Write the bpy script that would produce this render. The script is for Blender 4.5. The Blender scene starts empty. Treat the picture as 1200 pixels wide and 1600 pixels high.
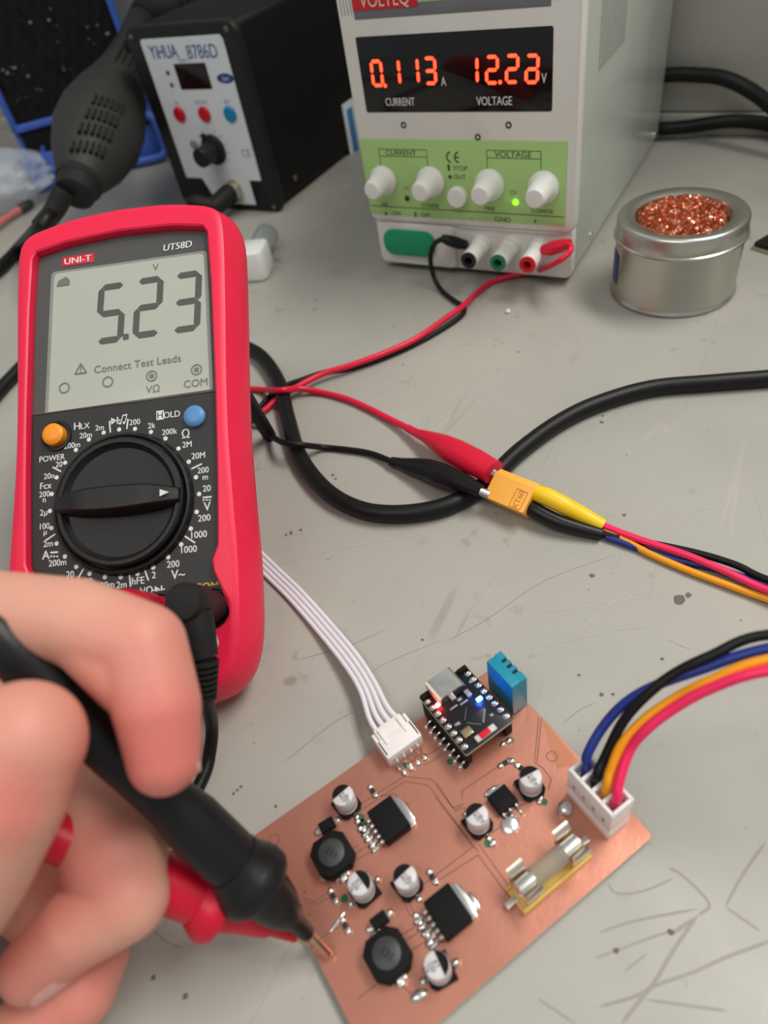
import bpy, math, random
from math import sin, cos, pi, radians, sqrt
from mathutils import Vector, Matrix
random.seed(7)
scene = bpy.context.scene
COL = scene.collection
K = 0.001                                    # everything below is written in millimetres

# ------------------------------------------------------------------ camera
F_PX, CAM_H = 1080.0, 200.0
def cam_basis():
    d = Vector((232.0, 1050.0, F_PX)).normalized()
    up = -d
    fw = Vector((0, 0, 1)); fy = (fw - up * fw.dot(up)).normalized()
    rx = fy.cross(up)
    rows = Matrix((rx, fy, up))
    return Matrix.Rotation(radians(36.5), 3, 'Z') @ rows
RC = cam_basis()                              # camera (x right, y down, z forward) -> world
CAM = Vector((0, 0, CAM_H))
cd = bpy.data.cameras.new('camera'); cam = bpy.data.objects.new('camera', cd); COL.objects.link(cam)
cam.matrix_world = Matrix.Translation(CAM * K) @ (RC @ Matrix(((1, 0, 0), (0, -1, 0), (0, 0, -1)))).to_4x4()
cd.sensor_fit = 'VERTICAL'; cd.sensor_height = 36.0; cd.sensor_width = 27.0
cd.lens = 36.0 * F_PX / 1600.0
cd.clip_start = 0.005; cd.clip_end = 20
cd.dof.use_dof = True; cd.dof.focus_distance = 0.25; cd.dof.aperture_fstop = 9.6
scene.camera = cam

# ------------------------------------------------------------------ light
def srgb(r, g, b):
    f = lambda c: (c / 255 / 12.92) if c / 255 <= 0.04045 else ((c / 255 + 0.055) / 1.055) ** 2.4
    return (f(r), f(g), f(b), 1.0)
w = bpy.data.worlds.new('room_light'); scene.world = w; w.use_nodes = True
bg = w.node_tree.nodes['Background']; bg.inputs[0].default_value = (0.90, 0.95, 1.0, 1); bg.inputs[1].default_value = 0.38
def area(name, loc, aim, sx, sy, watts, col=(1, 1, 1)):
    l = bpy.data.lights.new(name, 'AREA'); l.shape = 'RECTANGLE'; l.size = sx; l.size_y = sy; l.energy = watts; l.color = col
    o = bpy.data.objects.new(name, l); COL.objects.link(o); o.location = loc
    o.rotation_euler = (Vector(aim) - Vector(loc)).to_track_quat('-Z', 'Y').to_euler()
area('ceiling_or_fill_lamp', (0.60, 0.75, 1.6), (-0.05, 0.2, 0), 1.2, 0.45, 26, (1, 0.97, 0.92))
area('ceiling_or_fill_lamp', (-0.15, -0.75, 1.8), (-0.1, 0.3, 0), 1.3, 0.5, 9, (1, 0.97, 0.92))  # fill light, added to brighten the faces turned to the camera
vs = scene.view_settings
vs.view_transform = 'Standard'; vs.look = 'None'; vs.exposure = 0.0; vs.gamma = 1.0; vs.use_curve_mapping = False

# ------------------------------------------------------------------ picture point -> place
def ray(px, py): return RC @ Vector((px - 600.0, py - 800.0, F_PX))
def at(px, py, z=0.0):                        # the point at height z seen at that pixel
    d = ray(px, py); return CAM + d * ((z - CAM_H) / d.z)
def atd(px, py, depth): return CAM + ray(px, py) * (depth / F_PX)
class Pl:
    def __init__(s, o, u, v, k=1.0):
        s.o = Vector(o); s.u = Vector(u).normalized(); v = Vector(v); s.v = (v - s.u * v.dot(s.u)).normalized(); s.n = s.u.cross(s.v); s.k = k
        s.M = Matrix.Translation(s.o) @ Matrix((s.u, s.v, s.n)).transposed().to_4x4() @ Matrix.Scale(k, 4)
    def uv(s, px, py, d=0.0):
        D = ray(px, py); o = s.o + s.n * (d * s.k)
        P = CAM + D * ((o - CAM).dot(s.n) / D.dot(s.n)) - s.o
        return (P.dot(s.u) / s.k, P.dot(s.v) / s.k)
    def pt(s, u, v, d=0.0): return s.M @ Vector((u, v, d))
def frame(o, x, z):                           # a frame at o with the given x and z directions
    z = Vector(z).normalized(); x = Vector(x); x = (x - z * x.dot(z)).normalized(); y = z.cross(x)
    return Matrix.Translation(Vector(o)) @ Matrix((x, y, z)).transposed().to_4x4()

# ------------------------------------------------------------------ materials
MATS = {}
def mat(name, col, rough=0.5, metal=0.0, var=0.06, nscale=60.0, bump=0.0, coat=0.0, sss=0.0, alpha=1.0, trans=0.0, spec=0.5, emit=None, estr=0.0, ior=1.45):
    if name in MATS: return MATS[name]
    m = bpy.data.materials.new(name); m.use_nodes = True; nt = m.node_tree; N = nt.nodes; L = nt.links
    b = N['Principled BSDF']
    c = srgb(*col)
    tc = N.new('ShaderNodeTexCoord'); nz = N.new('ShaderNodeTexNoise'); nz.inputs['Scale'].default_value = nscale; nz.inputs['Detail'].default_value = 4
    L.new(tc.outputs['Object'], nz.inputs['Vector'])
    rp = N.new('ShaderNodeValToRGB')
    rp.color_ramp.elements[0].position = 0.3; rp.color_ramp.elements[1].position = 0.7
    rp.color_ramp.elements[0].color = tuple(x * (1 - var) for x in c[:3]) + (1,)
    rp.color_ramp.elements[1].color = tuple(min(1, x * (1 + var)) for x in c[:3]) + (1,)
    L.new(nz.outputs['Fac'], rp.inputs[0]); L.new(rp.outputs[0], b.inputs['Base Color'])
    b.inputs['Roughness'].default_value = rough; b.inputs['Metallic'].default_value = metal
    b.inputs['Coat Weight'].default_value = coat; b.inputs['Coat Roughness'].default_value = 0.08
    b.inputs['Specular IOR Level'].default_value = spec; b.inputs['IOR'].default_value = ior
    b.inputs['Alpha'].default_value = alpha; b.inputs['Transmission Weight'].default_value = trans
    if sss: b.inputs['Subsurface Weight'].default_value = sss; b.inputs['Subsurface Scale'].default_value = 0.004; b.inputs['Subsurface Radius'].default_value = (1.0, 0.35, 0.2)
    if emit: b.inputs['Emission Color'].default_value = srgb(*emit); b.inputs['Emission Strength'].default_value = estr
    if bump:
        bn = N.new('ShaderNodeBump'); bn.inputs['Strength'].default_value = bump; bn.inputs['Distance'].default_value = 0.0005
        n2 = N.new('ShaderNodeTexNoise'); n2.inputs['Scale'].default_value = nscale * 25; L.new(tc.outputs['Object'], n2.inputs['Vector'])
        L.new(n2.outputs['Fac'], bn.inputs['Height']); L.new(bn.outputs[0], b.inputs['Normal'])
    MATS[name] = m; return m

# ------------------------------------------------------------------ mesh builder
def catmull(pts, sub=8, closed=False):
    P = [Vector(p) for p in pts]; n = len(P); out = []
    rng = range(n if closed else n - 1)
    for i in rng:
        p1, p2 = P[i], P[(i + 1) % n]
        p0 = P[i - 1] if (i > 0 or closed) else p1 * 2 - p2
        p3 = P[(i + 2) % n] if (i + 2 < n or closed) else p2 * 2 - p1
        for k in range(sub):
            t = k / sub
            out.append(0.5 * (2 * p1 + (p2 - p0) * t + (2 * p0 - 5 * p1 + 4 * p2 - p3) * t * t + (3 * p1 - p0 - 3 * p2 + p3) * t ** 3))
    if not closed: out.append(P[-1])
    return out
def rring(w, h, r, n=6):
    r = max(0.001, min(r, w / 2 - 1e-4, h / 2 - 1e-4)); out = []
    for cx, cy, a0 in ((w / 2 - r, h / 2 - r, 0), (-w / 2 + r, h / 2 - r, 90), (-w / 2 + r, -h / 2 + r, 180), (w / 2 - r, -h / 2 + r, 270)):
        for k in range(n + 1):
            a = radians(a0 + 90 * k / n); out.append((cx + r * cos(a), cy + r * sin(a)))
    return out
FONT_CACHE = {}
class MB:
    def __init__(s, M=None): s.v = []; s.f = []; s.mi = []; s.M = M or Matrix.Identity(4); s.m = 0
    def add(s, V, Fc, M=None):
        T = s.M if M is None else s.M @ M
        b = len(s.v); s.v += [T @ Vector(p) for p in V]
        s.f += [tuple(b + i for i in q) for q in Fc]; s.mi += [s.m] * len(Fc)
    def rings(s, R, M=None, caps=True, closed=False):
        n = len(R[0]); V = [p for r in R for p in r]; Fc = []
        for i in range(len(R) - (0 if closed else 1)):
            a = i * n; c = ((i + 1) % len(R)) * n
            for k in range(n):
                k2 = (k + 1) % n; Fc.append((a + k, a + k2, c + k2, c + k))
        if caps and not closed:
            Fc.append(tuple(reversed(range(n)))); Fc.append(tuple(range((len(R) - 1) * n, len(R) * n)))
        s.add(V, Fc, M)
    def rbox(s, x, y, z, w, d, h, r=0.5, b=0.3, M=None, seg=4):      # centre x,y; bottom z
        R = []
        for zz, k in ((z, b), (z + b * 0.3, b * 0.3), (z + b, 0), (z + h - b, 0), (z + h - b * 0.3, b * 0.3), (z + h, b)):
            R.append([(x + p[0], y + p[1], zz) for p in rring(w - 2 * k, d - 2 * k, max(r - k, 0.01), seg)])
        s.rings(R, M)
    def prism(s, poly, z0, z1, M=None, b=0.0):
        if b:
            cx = sum(p[0] for p in poly) / len(poly); cy = sum(p[1] for p in poly) / len(poly)
            def inset(k):
                return [(p[0] + (cx - p[0]) * k / max(1e-6, math.hypot(p[0] - cx, p[1] - cy)), p[1] + (cy - p[1]) * k / max(1e-6, math.hypot(p[0] - cx, p[1] - cy))) for p in poly]
            L = [(z0, poly), (z1 - b, poly), (z1 - b * 0.3, inset(b * 0.3)), (z1, inset(b))]
        else: L = [(z0, poly), (z1, poly)]
        s.rings([[(p[0], p[1], z) for p in q] for z, q in L], M)
    def lathe(s, prof, M=None, n=32, caps=True):
        s.rings([[(r * cos(2 * pi * k / n), r * sin(2 * pi * k / n), z) for k in range(n)] for r, z in prof], M, caps)
    def tube(s, pts, r, n=10, sub=8, cap=True, flat=None):
        P = catmull(pts, sub) if sub else [Vector(p) for p in pts]
        m = len(P)
        if isinstance(r, (list, tuple)):
            rr = []
            for i in range(m):
                t = i / (m - 1) * (len(r) - 1); j = min(int(t), len(r) - 2); rr.append(r[j] + (r[j + 1] - r[j]) * (t - j))
        else: rr = [r] * m
        T = [(P[min(i + 1, m - 1)] - P[max(i - 1, 0)]).normalized() for i in range(m)]
        ref = Vector((0, 0, 1)) if abs(T[0].z) < 0.9 else Vector((1, 0, 0))
        nx = T[0].cross(ref).normalized(); R = []
        for i in range(m):
            nx = (nx - T[i] * nx.dot(T[i])).normalized(); ny = T[i].cross(nx)
            fl = flat or 1.0
            R.append([P[i] + nx * (rr[i] * cos(2 * pi * k / n)) + ny * (rr[i] * fl * sin(2 * pi * k / n)) for k in range(n)])
        s.rings(R, None, cap)
    def sphere(s, c, r, M=None, n=16, sc=(1, 1, 1)):
        c = Vector(c); V = [c + Vector((0, 0, -r * sc[2]))]; Fc = []; h = n // 2
        for i in range(1, h):
            a = -pi / 2 + pi * i / h
            for k in range(n):
                t = 2 * pi * k / n; V.append(c + Vector((r * sc[0] * cos(a) * cos(t), r * sc[1] * cos(a) * sin(t), r * sc[2] * sin(a))))
        V.append(c + Vector((0, 0, r * sc[2])))
        for k in range(n): Fc.append((0, 1 + (k + 1) % n, 1 + k))
        for i in range(h - 2):
            for k in range(n):
                a = 1 + i * n; Fc.append((a + k, a + (k + 1) % n, a + n + (k + 1) % n, a + n + k))
        a = 1 + (h - 2) * n
        for k in range(n): Fc.append((a + k, a + (k + 1) % n, len(V) - 1))
        s.add(V, Fc, M)
    def capsule(s, a, b, ra, rb, n=20):
        a = Vector(a); b = Vector(b); d = (b - a); L = d.length
        if L < 1e-6: return s.sphere(a, ra, None, n)
        M = frame(a, (1, 0, 0) if abs(d.normalized().x) < 0.9 else (0, 1, 0), d)
        prof = [(ra * cos(t), ra * sin(t)) for t in [radians(-88 + 11 * k) for k in range(9)]] + [(rb * cos(t), L + rb * sin(t)) for t in [radians(11 * k) for k in range(9)]]
        s.lathe([(max(r, 0.02), z) for r, z in prof], M, n)
    def flat(s, poly, z=0.0, M=None): s.add([(p[0], p[1], z) for p in poly], [tuple(range(len(poly)))], M)
    def text(s, t, x, y, size, z=0.0, M=None, align='C', sx=1.0, rot=0.0, bold=0.0, shear=0.0):
        # capital height about 0.7*size; (x, y) is the middle of the line
        key = (t, shear)
        if key not in FONT_CACHE:
            cu = bpy.data.curves.new('lettering', 'FONT'); cu.body = t; cu.size = 1.0; cu.shear = shear; cu.resolution_u = 3
            ob = bpy.data.objects.new('lettering', cu); me = ob.to_mesh()
            V = [v.co.copy() for v in me.vertices]; Fc = [tuple(p.vertices) for p in me.polygons]
            ob.to_mesh_clear(); bpy.data.objects.remove(ob); bpy.data.curves.remove(cu); FONT_CACHE[key] = (V, Fc)
        V, Fc = FONT_CACHE[key]
        if not V: return
        x0 = min(v.x for v in V); x1 = max(v.x for v in V)
        ox = {'C': (x0 + x1) / 2, 'L': x0, 'R': x1}[align]
        c, sn = cos(rot), sin(rot); W = []
        for dx in ((-bold, bold) if bold > 0.006 else (0.0,)):        # bold: printed twice, a hair apart
            W = []
            for v in V:
                a = (v.x - ox + dx) * size * sx; b = (v.y - 0.35) * size
                W.append((x + a * c - b * sn, y + a * sn + b * c, z + 0.01 * (dx > 0)))
            s.add(W, Fc, M)
    def stroke(s, p, q, wd, z=0.0, M=None):
        p = Vector(p[:2]); q = Vector(q[:2]); d = (q - p).normalized(); n = Vector((-d.y, d.x)) * wd / 2
        s.flat([p + n, p - n, q - n, q + n], z, M)
    def disc(s, x, y, r, z=0.0, M=None, n=20, r2=None):
        if r2 is None: s.flat([(x + r * cos(2 * pi * k / n), y + r * sin(2 * pi * k / n)) for k in range(n)], z, M)
        else:
            V = [(x + q * cos(2 * pi * k / n), y + q * sin(2 * pi * k / n), z) for q in (r, r2) for k in range(n)]
            s.add(V, [(k, (k + 1) % n, n + (k + 1) % n, n + k) for k in range(n)], M)
    def seg7(s, segs, x, y, w, h, t, z=0.0, M=None, slant=0.0, gap=0.25):   # lower left corner x, y
        def P(a, b): return (x + a + b * slant, y + b)
        g = gap
        def hs(yy):
            return [P(g, yy), P(t / 2 + g, yy + t / 2), P(w - t / 2 - g, yy + t / 2), P(w - g, yy), P(w - t / 2 - g, yy - t / 2), P(t / 2 + g, yy - t / 2)]
        def vsg(xx, y0, y1):
            return [P(xx, y0 + g), P(xx + t / 2, y0 + t / 2 + g), P(xx + t / 2, y1 - t / 2 - g), P(xx, y1 - g), P(xx - t / 2, y1 - t / 2 - g), P(xx - t / 2, y0 + t / 2 + g)]
        D = {'a': hs(h), 'g': hs(h / 2), 'd': hs(0), 'b': vsg(w, h / 2, h), 'c': vsg(w, 0, h / 2), 'f': vsg(0, h / 2, h), 'e': vsg(0, 0, h / 2)}
        for k in segs: s.flat(list(reversed(D[k])) if k in 'agd' else D[k], z, M)
    def build(s, name, mats, parent=None, label=None, angle=38):
        me = bpy.data.meshes.new(name)
        inv = TM[parent.name].inverted() if parent else Matrix.Identity(4)
        me.from_pydata([tuple((inv @ v) * K) for v in s.v], [], s.f)
        for m in (mats if isinstance(mats, (list, tuple)) else [mats]): me.materials.append(m)
        me.polygons.foreach_set('material_index', s.mi)
        me.polygons.foreach_set('use_smooth', [True] * len(s.f))
        me.set_sharp_from_angle(angle=radians(angle)); me.update()
        o = bpy.data.objects.new(name, me); COL.objects.link(o)
        if parent: o.parent = parent; TM[o.name] = TM[parent.name]
        else: TM[o.name] = Matrix.Identity(4)
        if label: o['label'] = label
        return o
TM = {}
def thing(name, label, cat, loc=(0, 0, 0), M=None, group=None):   # vertices stay in world millimetres; build() takes them into the thing
    o = bpy.data.objects.new(name, None); COL.objects.link(o); o.empty_display_size = 0.01
    T = M if M is not None else Matrix.Translation(Vector(loc))
    T = T.copy(); TM[o.name] = T
    l, r, _ = T.decompose(); o.matrix_world = Matrix.LocRotScale(l * K, r, Vector((1, 1, 1)))
    TM[o.name] = Matrix.LocRotScale(l, r, Vector((1, 1, 1)))
    o['label'] = label; o['category'] = cat
    if group: o['group'] = group
    return o
def tag(o, label, cat, group=None):
    o['label'] = label; o['category'] = cat
    if group: o['group'] = group
    return o

# ------------------------------------------------------------------ palette
BLACK = mat('black_plastic', (26, 26, 25), 0.42, bump=0.15, spec=0.4)
BLACKM = mat('matt_black_plastic', (30, 30, 29), 0.6, bump=0.2, spec=0.35)
RUB = mat('black_cable_rubber', (15, 15, 15), 0.45, spec=0.35)
STEEL = mat('bright_tinned_metal', (224, 221, 213), 0.27, 1.0, var=0.1, nscale=300)
SOLDER = mat('solder', (226, 223, 216), 0.28, 1.0, var=0.15, nscale=900)
WHITEP = mat('white_print', (222, 222, 218), 0.6, var=0.02)
BLACKP = mat('black_print', (35, 38, 35), 0.6, var=0.02)
WHITE = mat('white_plastic', (228, 226, 219), 0.4)
REDW = mat('red_wire_insulation', (226, 22, 62), 0.35)

# ================================================================== SETTING: bench top, back panel, upstand
def bench_material():
    m = bpy.data.materials.new('painted_bench'); m.use_nodes = True; nt = m.node_tree; N = nt.nodes; L = nt.links; b = N['Principled BSDF']
    tc = N.new('ShaderNodeTexCoord')
    def noise(scale, detail=4, rot=0, st=(1, 1, 1)):
        mp = N.new('ShaderNodeMapping'); mp.inputs['Rotation'].default_value = (0, 0, rot); mp.inputs['Scale'].default_value = st
        n = N.new('ShaderNodeTexNoise'); n.inputs['Scale'].default_value = scale; n.inputs['Detail'].default_value = detail
        L.new(tc.outputs['Object'], mp.inputs[0]); L.new(mp.outputs[0], n.inputs['Vector']); return n.outputs['Fac']
    def ramp(fac, stops):
        r = N.new('ShaderNodeValToRGB'); e = r.color_ramp.elements
        e[0].position, e[0].color = stops[0][0], (stops[0][1],) * 3 + (1,); e[1].position, e[1].color = stops[-1][0], (stops[-1][1],) * 3 + (1,)
        for p, v in stops[1:-1]: q = e.new(p); q.color = (v,) * 3 + (1,)
        L.new(fac, r.inputs[0]); return r.outputs[0]
    def mult(a, b_):
        x = N.new('ShaderNodeMath'); x.operation = 'MULTIPLY'; L.new(a, x.inputs[0]); L.new(b_, x.inputs[1]); return x.outputs[0]
    def mix(fac, a, c):
        x = N.new('ShaderNodeMix'); x.data_type = 'RGBA'; L.new(fac, x.inputs[0])
        if isinstance(a, tuple): x.inputs[6].default_value = a
        else: L.new(a, x.inputs[6])
        if isinstance(c, tuple): x.inputs[7].default_value = c
        else: L.new(c, x.inputs[7])
        return x.outputs[2]
    base = mix(ramp(noise(9, 5), [(0.35, 0), (0.65, 1)]), srgb(164, 161, 152), srgb(173, 170, 160))
    # fine speckle, stains, dark and pale hairline scratches
    sp = mult(ramp(noise(420, 2), [(0.70, 0), (0.78, 1)]), ramp(noise(38, 3), [(0.46, 0), (0.62, 0.8)]))
    base = mix(sp, base, srgb(92, 82, 72))
    st = mult(ramp(noise(130, 5), [(0.60, 0), (0.70, 0.5)]), ramp(noise(22, 2), [(0.52, 0), (0.64, 1)]))
    base = mix(st, base, srgb(120, 104, 92))
    for i, (rot, sc, colr, amt) in enumerate(((0.5, 34, (120, 112, 102), 0.35), (1.9, 30, (186, 181, 170), 0.4), (1.25, 41, (188, 183, 172), 0.4), (2.6, 37, (122, 114, 104), 0.35), (-0.3, 45, (186, 181, 170), 0.4))):
        line = ramp(noise(sc, 1, rot, (1.0, 0.045, 1.0)), [(0.4965, 0), (0.5, amt), (0.5035, 0)])
        base = mix(mult(line, ramp(noise(11 + i * 3, 3, i), [(0.55, 0), (0.66, 1)])), base, srgb(*colr))
    L.new(base, b.inputs['Base Color']); b.inputs['Roughness'].default_value = 0.5
    L.new(ramp(noise(30, 4), [(0.3, 0.40), (0.7, 0.55)]), b.inputs['Roughness'])
    bn = N.new('ShaderNodeBump'); bn.inputs['Strength'].default_value = 0.12; bn.inputs['Distance'].default_value = 0.0004
    L.new(noise(260, 3), bn.inputs['Height']); L.new(bn.outputs[0], b.inputs['Normal'])
    return m
BENCH = bench_material()
SCR_D = mat('dark_scratch', (146, 139, 129), 0.7); SCR_L = mat('pale_scratch', (188, 184, 174), 0.6); SPOT = mat('dark_spot', (108, 100, 91), 0.8)
mb = MB(); mb.rbox(-300, 52, -28, 2000, 1096, 28, 2, 1)
# the scratches and spots that have a shape of their own
SCRATCHES = ((0.35, 1, [(696, 1003), (760, 968), (850, 908), (962, 866)]), (0.3, 1, [(560, 1065), (606, 1035), (690, 1000)]), (0.3, 1, [(228, 1445), (262, 1472), (285, 1482)]), (0.3, 1, [(880, 1130), (905, 1110), (930, 1098)]),
    (0.7, 4, [(937, 1457), (992, 1439), (1090, 1420)]), (0.6, 4, [(930, 1497), (963, 1485), (1020, 1464), (1060, 1452)]), (1.0, 4, [(1052, 1458), (1072, 1444), (1088, 1435)]), (0.8, 4, [(1092, 1430), (1108, 1411), (1068, 1369), (1046, 1356)]), (0.8, 4, [(1134, 1415), (1154, 1378), (1169, 1354), (1196, 1316)]),
    (0.7, 4, [(1134, 1417), (1187, 1454)]), (1.0, 4, [(972, 1599), (1005, 1557), (1025, 1531), (1051, 1487), (1090, 1430)]), (0.8, 4, [(937, 1573), (992, 1557), (1029, 1538), (1086, 1518), (1134, 1496), (1210, 1468)]), (0.6, 4, [(1011, 1562), (1090, 1573), (1134, 1579)]),
    (0.5, 4, [(976, 1518), (1011, 1490)]), (0.5, 4, [(950, 1380), (963, 1395), (1003, 1393), (1051, 1373)]), (0.5, 4, [(840, 1560), (900, 1600)]), (0.4, 4, [(470, 1030), (540, 1010), (600, 985)]), (0.4, 4, [(445, 1190), (520, 1130), (560, 1110)]),
    (0.35, 2, [(845, 958), (930, 945), (1010, 932)]), (0.35, 2, [(900, 990), (940, 955), (985, 920)]), (0.3, 2, [(1178, 760), (1190, 800), (1200, 845)]), (0.35, 2, [(1083, 800), (1130, 788), (1170, 775)]),
    (0.3, 2, [(1012, 815), (1030, 798), (1035, 790)]), (0.3, 2, [(430, 885), (520, 860), (640, 838), (690, 826)]), (0.3, 2, [(450, 838), (490, 828)]), (0.3, 2, [(850, 1010), (960, 985), (1010, 980)]), (0.3, 2, [(1045, 1000), (1080, 1015)]))
for i_, (wd, m_, pts) in enumerate(SCRATCHES):
    zz = 0.02 + 0.004 * i_; mb.m = m_; P = catmull([at(x, y, 0.03) for x, y in pts], 5); L_, R_s = [], []
    for k in range(len(P)):
        d = (P[min(k + 1, len(P) - 1)] - P[max(k - 1, 0)]).normalized(); q = Vector((-d.y, d.x, 0)) * wd * 0.42 * (0.35 if k in (0, len(P) - 1) else 1.0)
        L_.append((P[k].x + q.x, P[k].y + q.y, zz)); R_s.append((P[k].x - q.x, P[k].y - q.y, zz))
    n_ = len(P); mb.add(L_ + R_s, [(k, n_ + k, n_ + k + 1, k + 1) for k in range(n_ - 1)])
mb.m = 3
for x, y, r in ((922, 826, 1.0), (942, 650, 0.7), (940, 660, 1.0), (1063, 937, 2.2), (1075, 930, 1.2), (925, 900, 1.0), (1035, 1030, 0.6), (470, 745, 0.8), (520, 742, 0.9), (525, 748, 0.7), (455, 833, 0.9), (470, 828, 0.7), (447, 836, 0.6),
                (240, 1527, 0.7), (290, 1557, 0.8), (400, 1400, 0.3), (377, 1229, 0.5), (371, 1235, 0.5), (365, 1240, 0.5), (431, 1260, 0.5), (905, 1055, 0.6), (940, 1085, 0.7), (958, 1085, 0.6), (975, 805, 0.8), (700, 690, 0.5), (660, 1000, 0.5), (963, 1486, 0.8), (1048, 1457, 0.8), (630, 570, 0.6), (810, 550, 0.6)):
    c = at(x, y); n = 9; mb.flat([(c.x + r * random.uniform(0.6, 1.2) * cos(2 * pi * k / n), c.y + r * random.uniform(0.6, 1.2) * sin(2 * pi * k / n)) for k in range(n)], 0.16)
bench = tag(mb.build('workbench', [BENCH, SCR_D, SCR_L, SPOT, mat('soft_scuff', (156, 151, 143), 0.6)]), 'scratched grey painted workbench top that all the equipment stands on', 'workbench')
WALLM = mat('grey_back_panel', (178, 174, 165), 0.55, var=0.04, nscale=6, bump=0.1)
mb = MB(); mb.rbox(-300, 587, 15.2, 2000, 30, 500, 1, 0.8); o = mb.build('wall_back', WALLM); o['kind'] = 'structure'
mb = MB(); mb.rbox(-300, 586, 0.02, 2000, 30, 14, 1, 0.6); o = mb.build('trim_1', mat('grey_upstand', (176, 172, 162), 0.5)); o['kind'] = 'structure'

# ================================================================== BENCH POWER SUPPLY
PS = Pl((-218, 347, 4), (1, 0, 0), (0, 0, 1))           # front plane: u to the right, v up, n towards the viewer
psu = thing('power_supply', 'white bench power supply with red lit digits standing by the back panel', 'power supply', (-158.4, 455, 0))
CREAM = mat('cream_plastic', (222, 220, 210), 0.38, var=0.02); CASE = mat('grey_enamel_case', (186, 192, 180), 0.24, var=0.02, coat=0.3)
GREENL = mat('pale_green_label', (170, 208, 128), 0.45, var=0.02)
mb = MB(PS.M)
mb.rbox(59.4, 77, -209, 116, 154, 201, 1.5, 0.8)
mb.build('case', CASE, psu)
mb = MB(PS.M @ Matrix.Translation((117.4, 0, 0)) @ Matrix.Rotation(pi / 2, 4, 'Y'))      # on the right side: x = depth, y = v
for k in range(12): mb.rbox(38 + k * 4.2, 118, -0.1, 1.3, 56, 0.7, 0.6, 0.3)
mb.build('side_vent', CASE, psu)
for d, v in ((198, 5), (42, 5.5), (120, 148)):
    mb = MB(PS.M @ Matrix.Translation((117.4, 0, 0)) @ Matrix.Rotation(pi / 2, 4, 'Y')); mb.lathe([(2.2, -0.2), (2.2, 0.5), (1.4, 1.1)], Matrix.Translation((d, v, 0)), 14); mb.build('side_screw', STEEL, psu)
mb = MB(PS.M)                                              # moulded front: profile swept across, slightly bowed
mb.rbox(59.2, 92, -9, 120.5, 131, 9.4, 4, 1.6)             # upper bezel from v=26.5 up
mb.build('front_bezel', CREAM, psu)
mb = MB(PS.M)
mb.rbox(59.2, 14, -9, 118.5, 28.5, 7.0, 4, 1.2)            # recessed lower panel
mb.rbox(26.5, 13, -4, 50, 25, 4.2, 3.5, 1.2)               # raised boss around the switch
mb.rbox(84, 25.6, -3, 58, 1.6, 2.2, 0.6, 0.4)
mb.build('lower_panel', CREAM, psu)
for u in (10, 109):
    for d in (-20, -190): mb = MB(PS.M); mb.lathe([(5, 0), (5, 4)], Matrix.Translation((u, -4, d)) @ Matrix.Rotation(-pi / 2, 4, 'X'), 16); mb.build('foot', BLACKM, psu)
mb = MB(PS.M); mb.rbox(57.0, 101.2, 0.2, 99.8, 33.7, 0.5, 1.0, 0.2)
dw = mb.build('display_window', mat('smoked_black_window', (16, 15, 15), 0.10, var=0.0), psu)
LEDR = mat('lit_red_segments', (255, 40, 20), 0.5, emit=(255, 54, 28), estr=5.5)
for rows, dot, lab_ in (((('abcdef', 590, 114), ('bc', 617, 112), ('bc', 646, 110), ('abcdg', 673, 110)), (603, 133), '0.113'), ((('bc', 738, 109), ('abged', 769.5, 108.5), ('abged', 801, 107), ('abcdeg', 832, 107)), (782.5, 127.5), '12.28')):
    mb = MB(PS.M)
    for segs, px, py in rows:
        u, v = PS.uv(px, py); mb.seg7(segs, u - (5.6 if segs == 'bc' else 2.8) + (2.8 if segs == 'bc' else 0), v - 5.3, 5.4, 10.6, 1.5, 0.85, slant=0.03)
    u, v = PS.uv(*dot); mb.disc(u, v, 0.9, 0.85, n=12)
    mb.build('display_digits', LEDR, dw, 'glowing red readout ' + lab_)
mb = MB(PS.M)
for t, px, py, s, sx in (('A', 694, 126, 5.6, 0.7), ('V', 851, 121, 5.8, 0.7), ('CURRENT', 626, 158, 5.2, 0.72), ('VOLTAGE', 773, 156.5, 5.4, 0.76)):
    u, v = PS.uv(px, py); mb.text(t, u, v, s, 0.85, sx=sx, bold=0.012)
mb.build('display_lettering', WHITEP, dw)
# brand strip
GREYS = mat('grey_strip', (112, 114, 116), 0.45); REDL = mat('red_brand_label', (206, 34, 48), 0.4)
mb = MB(PS.M); mb.rbox(57, 127.6, 0.2, 97.4, 5, 0.4, 0.5, 0.1); mb.build('name_strip', GREYS, psu)
mb = MB(PS.M); mb.rbox(25.6, 133.2, 0.2, 34.6, 9.2, 0.7, 0.4, 0.1); bl = mb.build('brand_label', REDL, psu)
mb = MB(PS.M); mb.text('VOLTEQ', 25.8, 132.6, 8.0, 0.95, sx=0.86, bold=-0.005); mb.build('brand_lettering', mat('pale_gold_print', (236, 214, 180), 0.5), bl)
mb = MB(PS.M); mb.rbox(74.2, 134.0, 0.2, 62.4, 7.4, 0.6, 0.4, 0.1); nl = mb.build('model_label', GREENL, psu)
mb = MB(PS.M); mb.text('HY3005DX  DC POWER SUPPLY', 74.5, 133.6, 4.9, 0.85, sx=0.68, bold=0.02); mb.build('model_lettering', mat('dark_green_print', (40, 62, 40), 0.5), nl)
for us in ((1.6, 3.4, 5.2, 7.0), (107.4, 109.2, 111.0, 112.8)):
    mb = MB(PS.M)
    for u in us: mb.rbox(u, 138, 0.1, 0.55, 22, 0.5, 0.2, 0.1)
    mb.build('front_rib', mat('ribbing_shadow_grey', (170, 168, 158), 0.5), psu)
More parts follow.
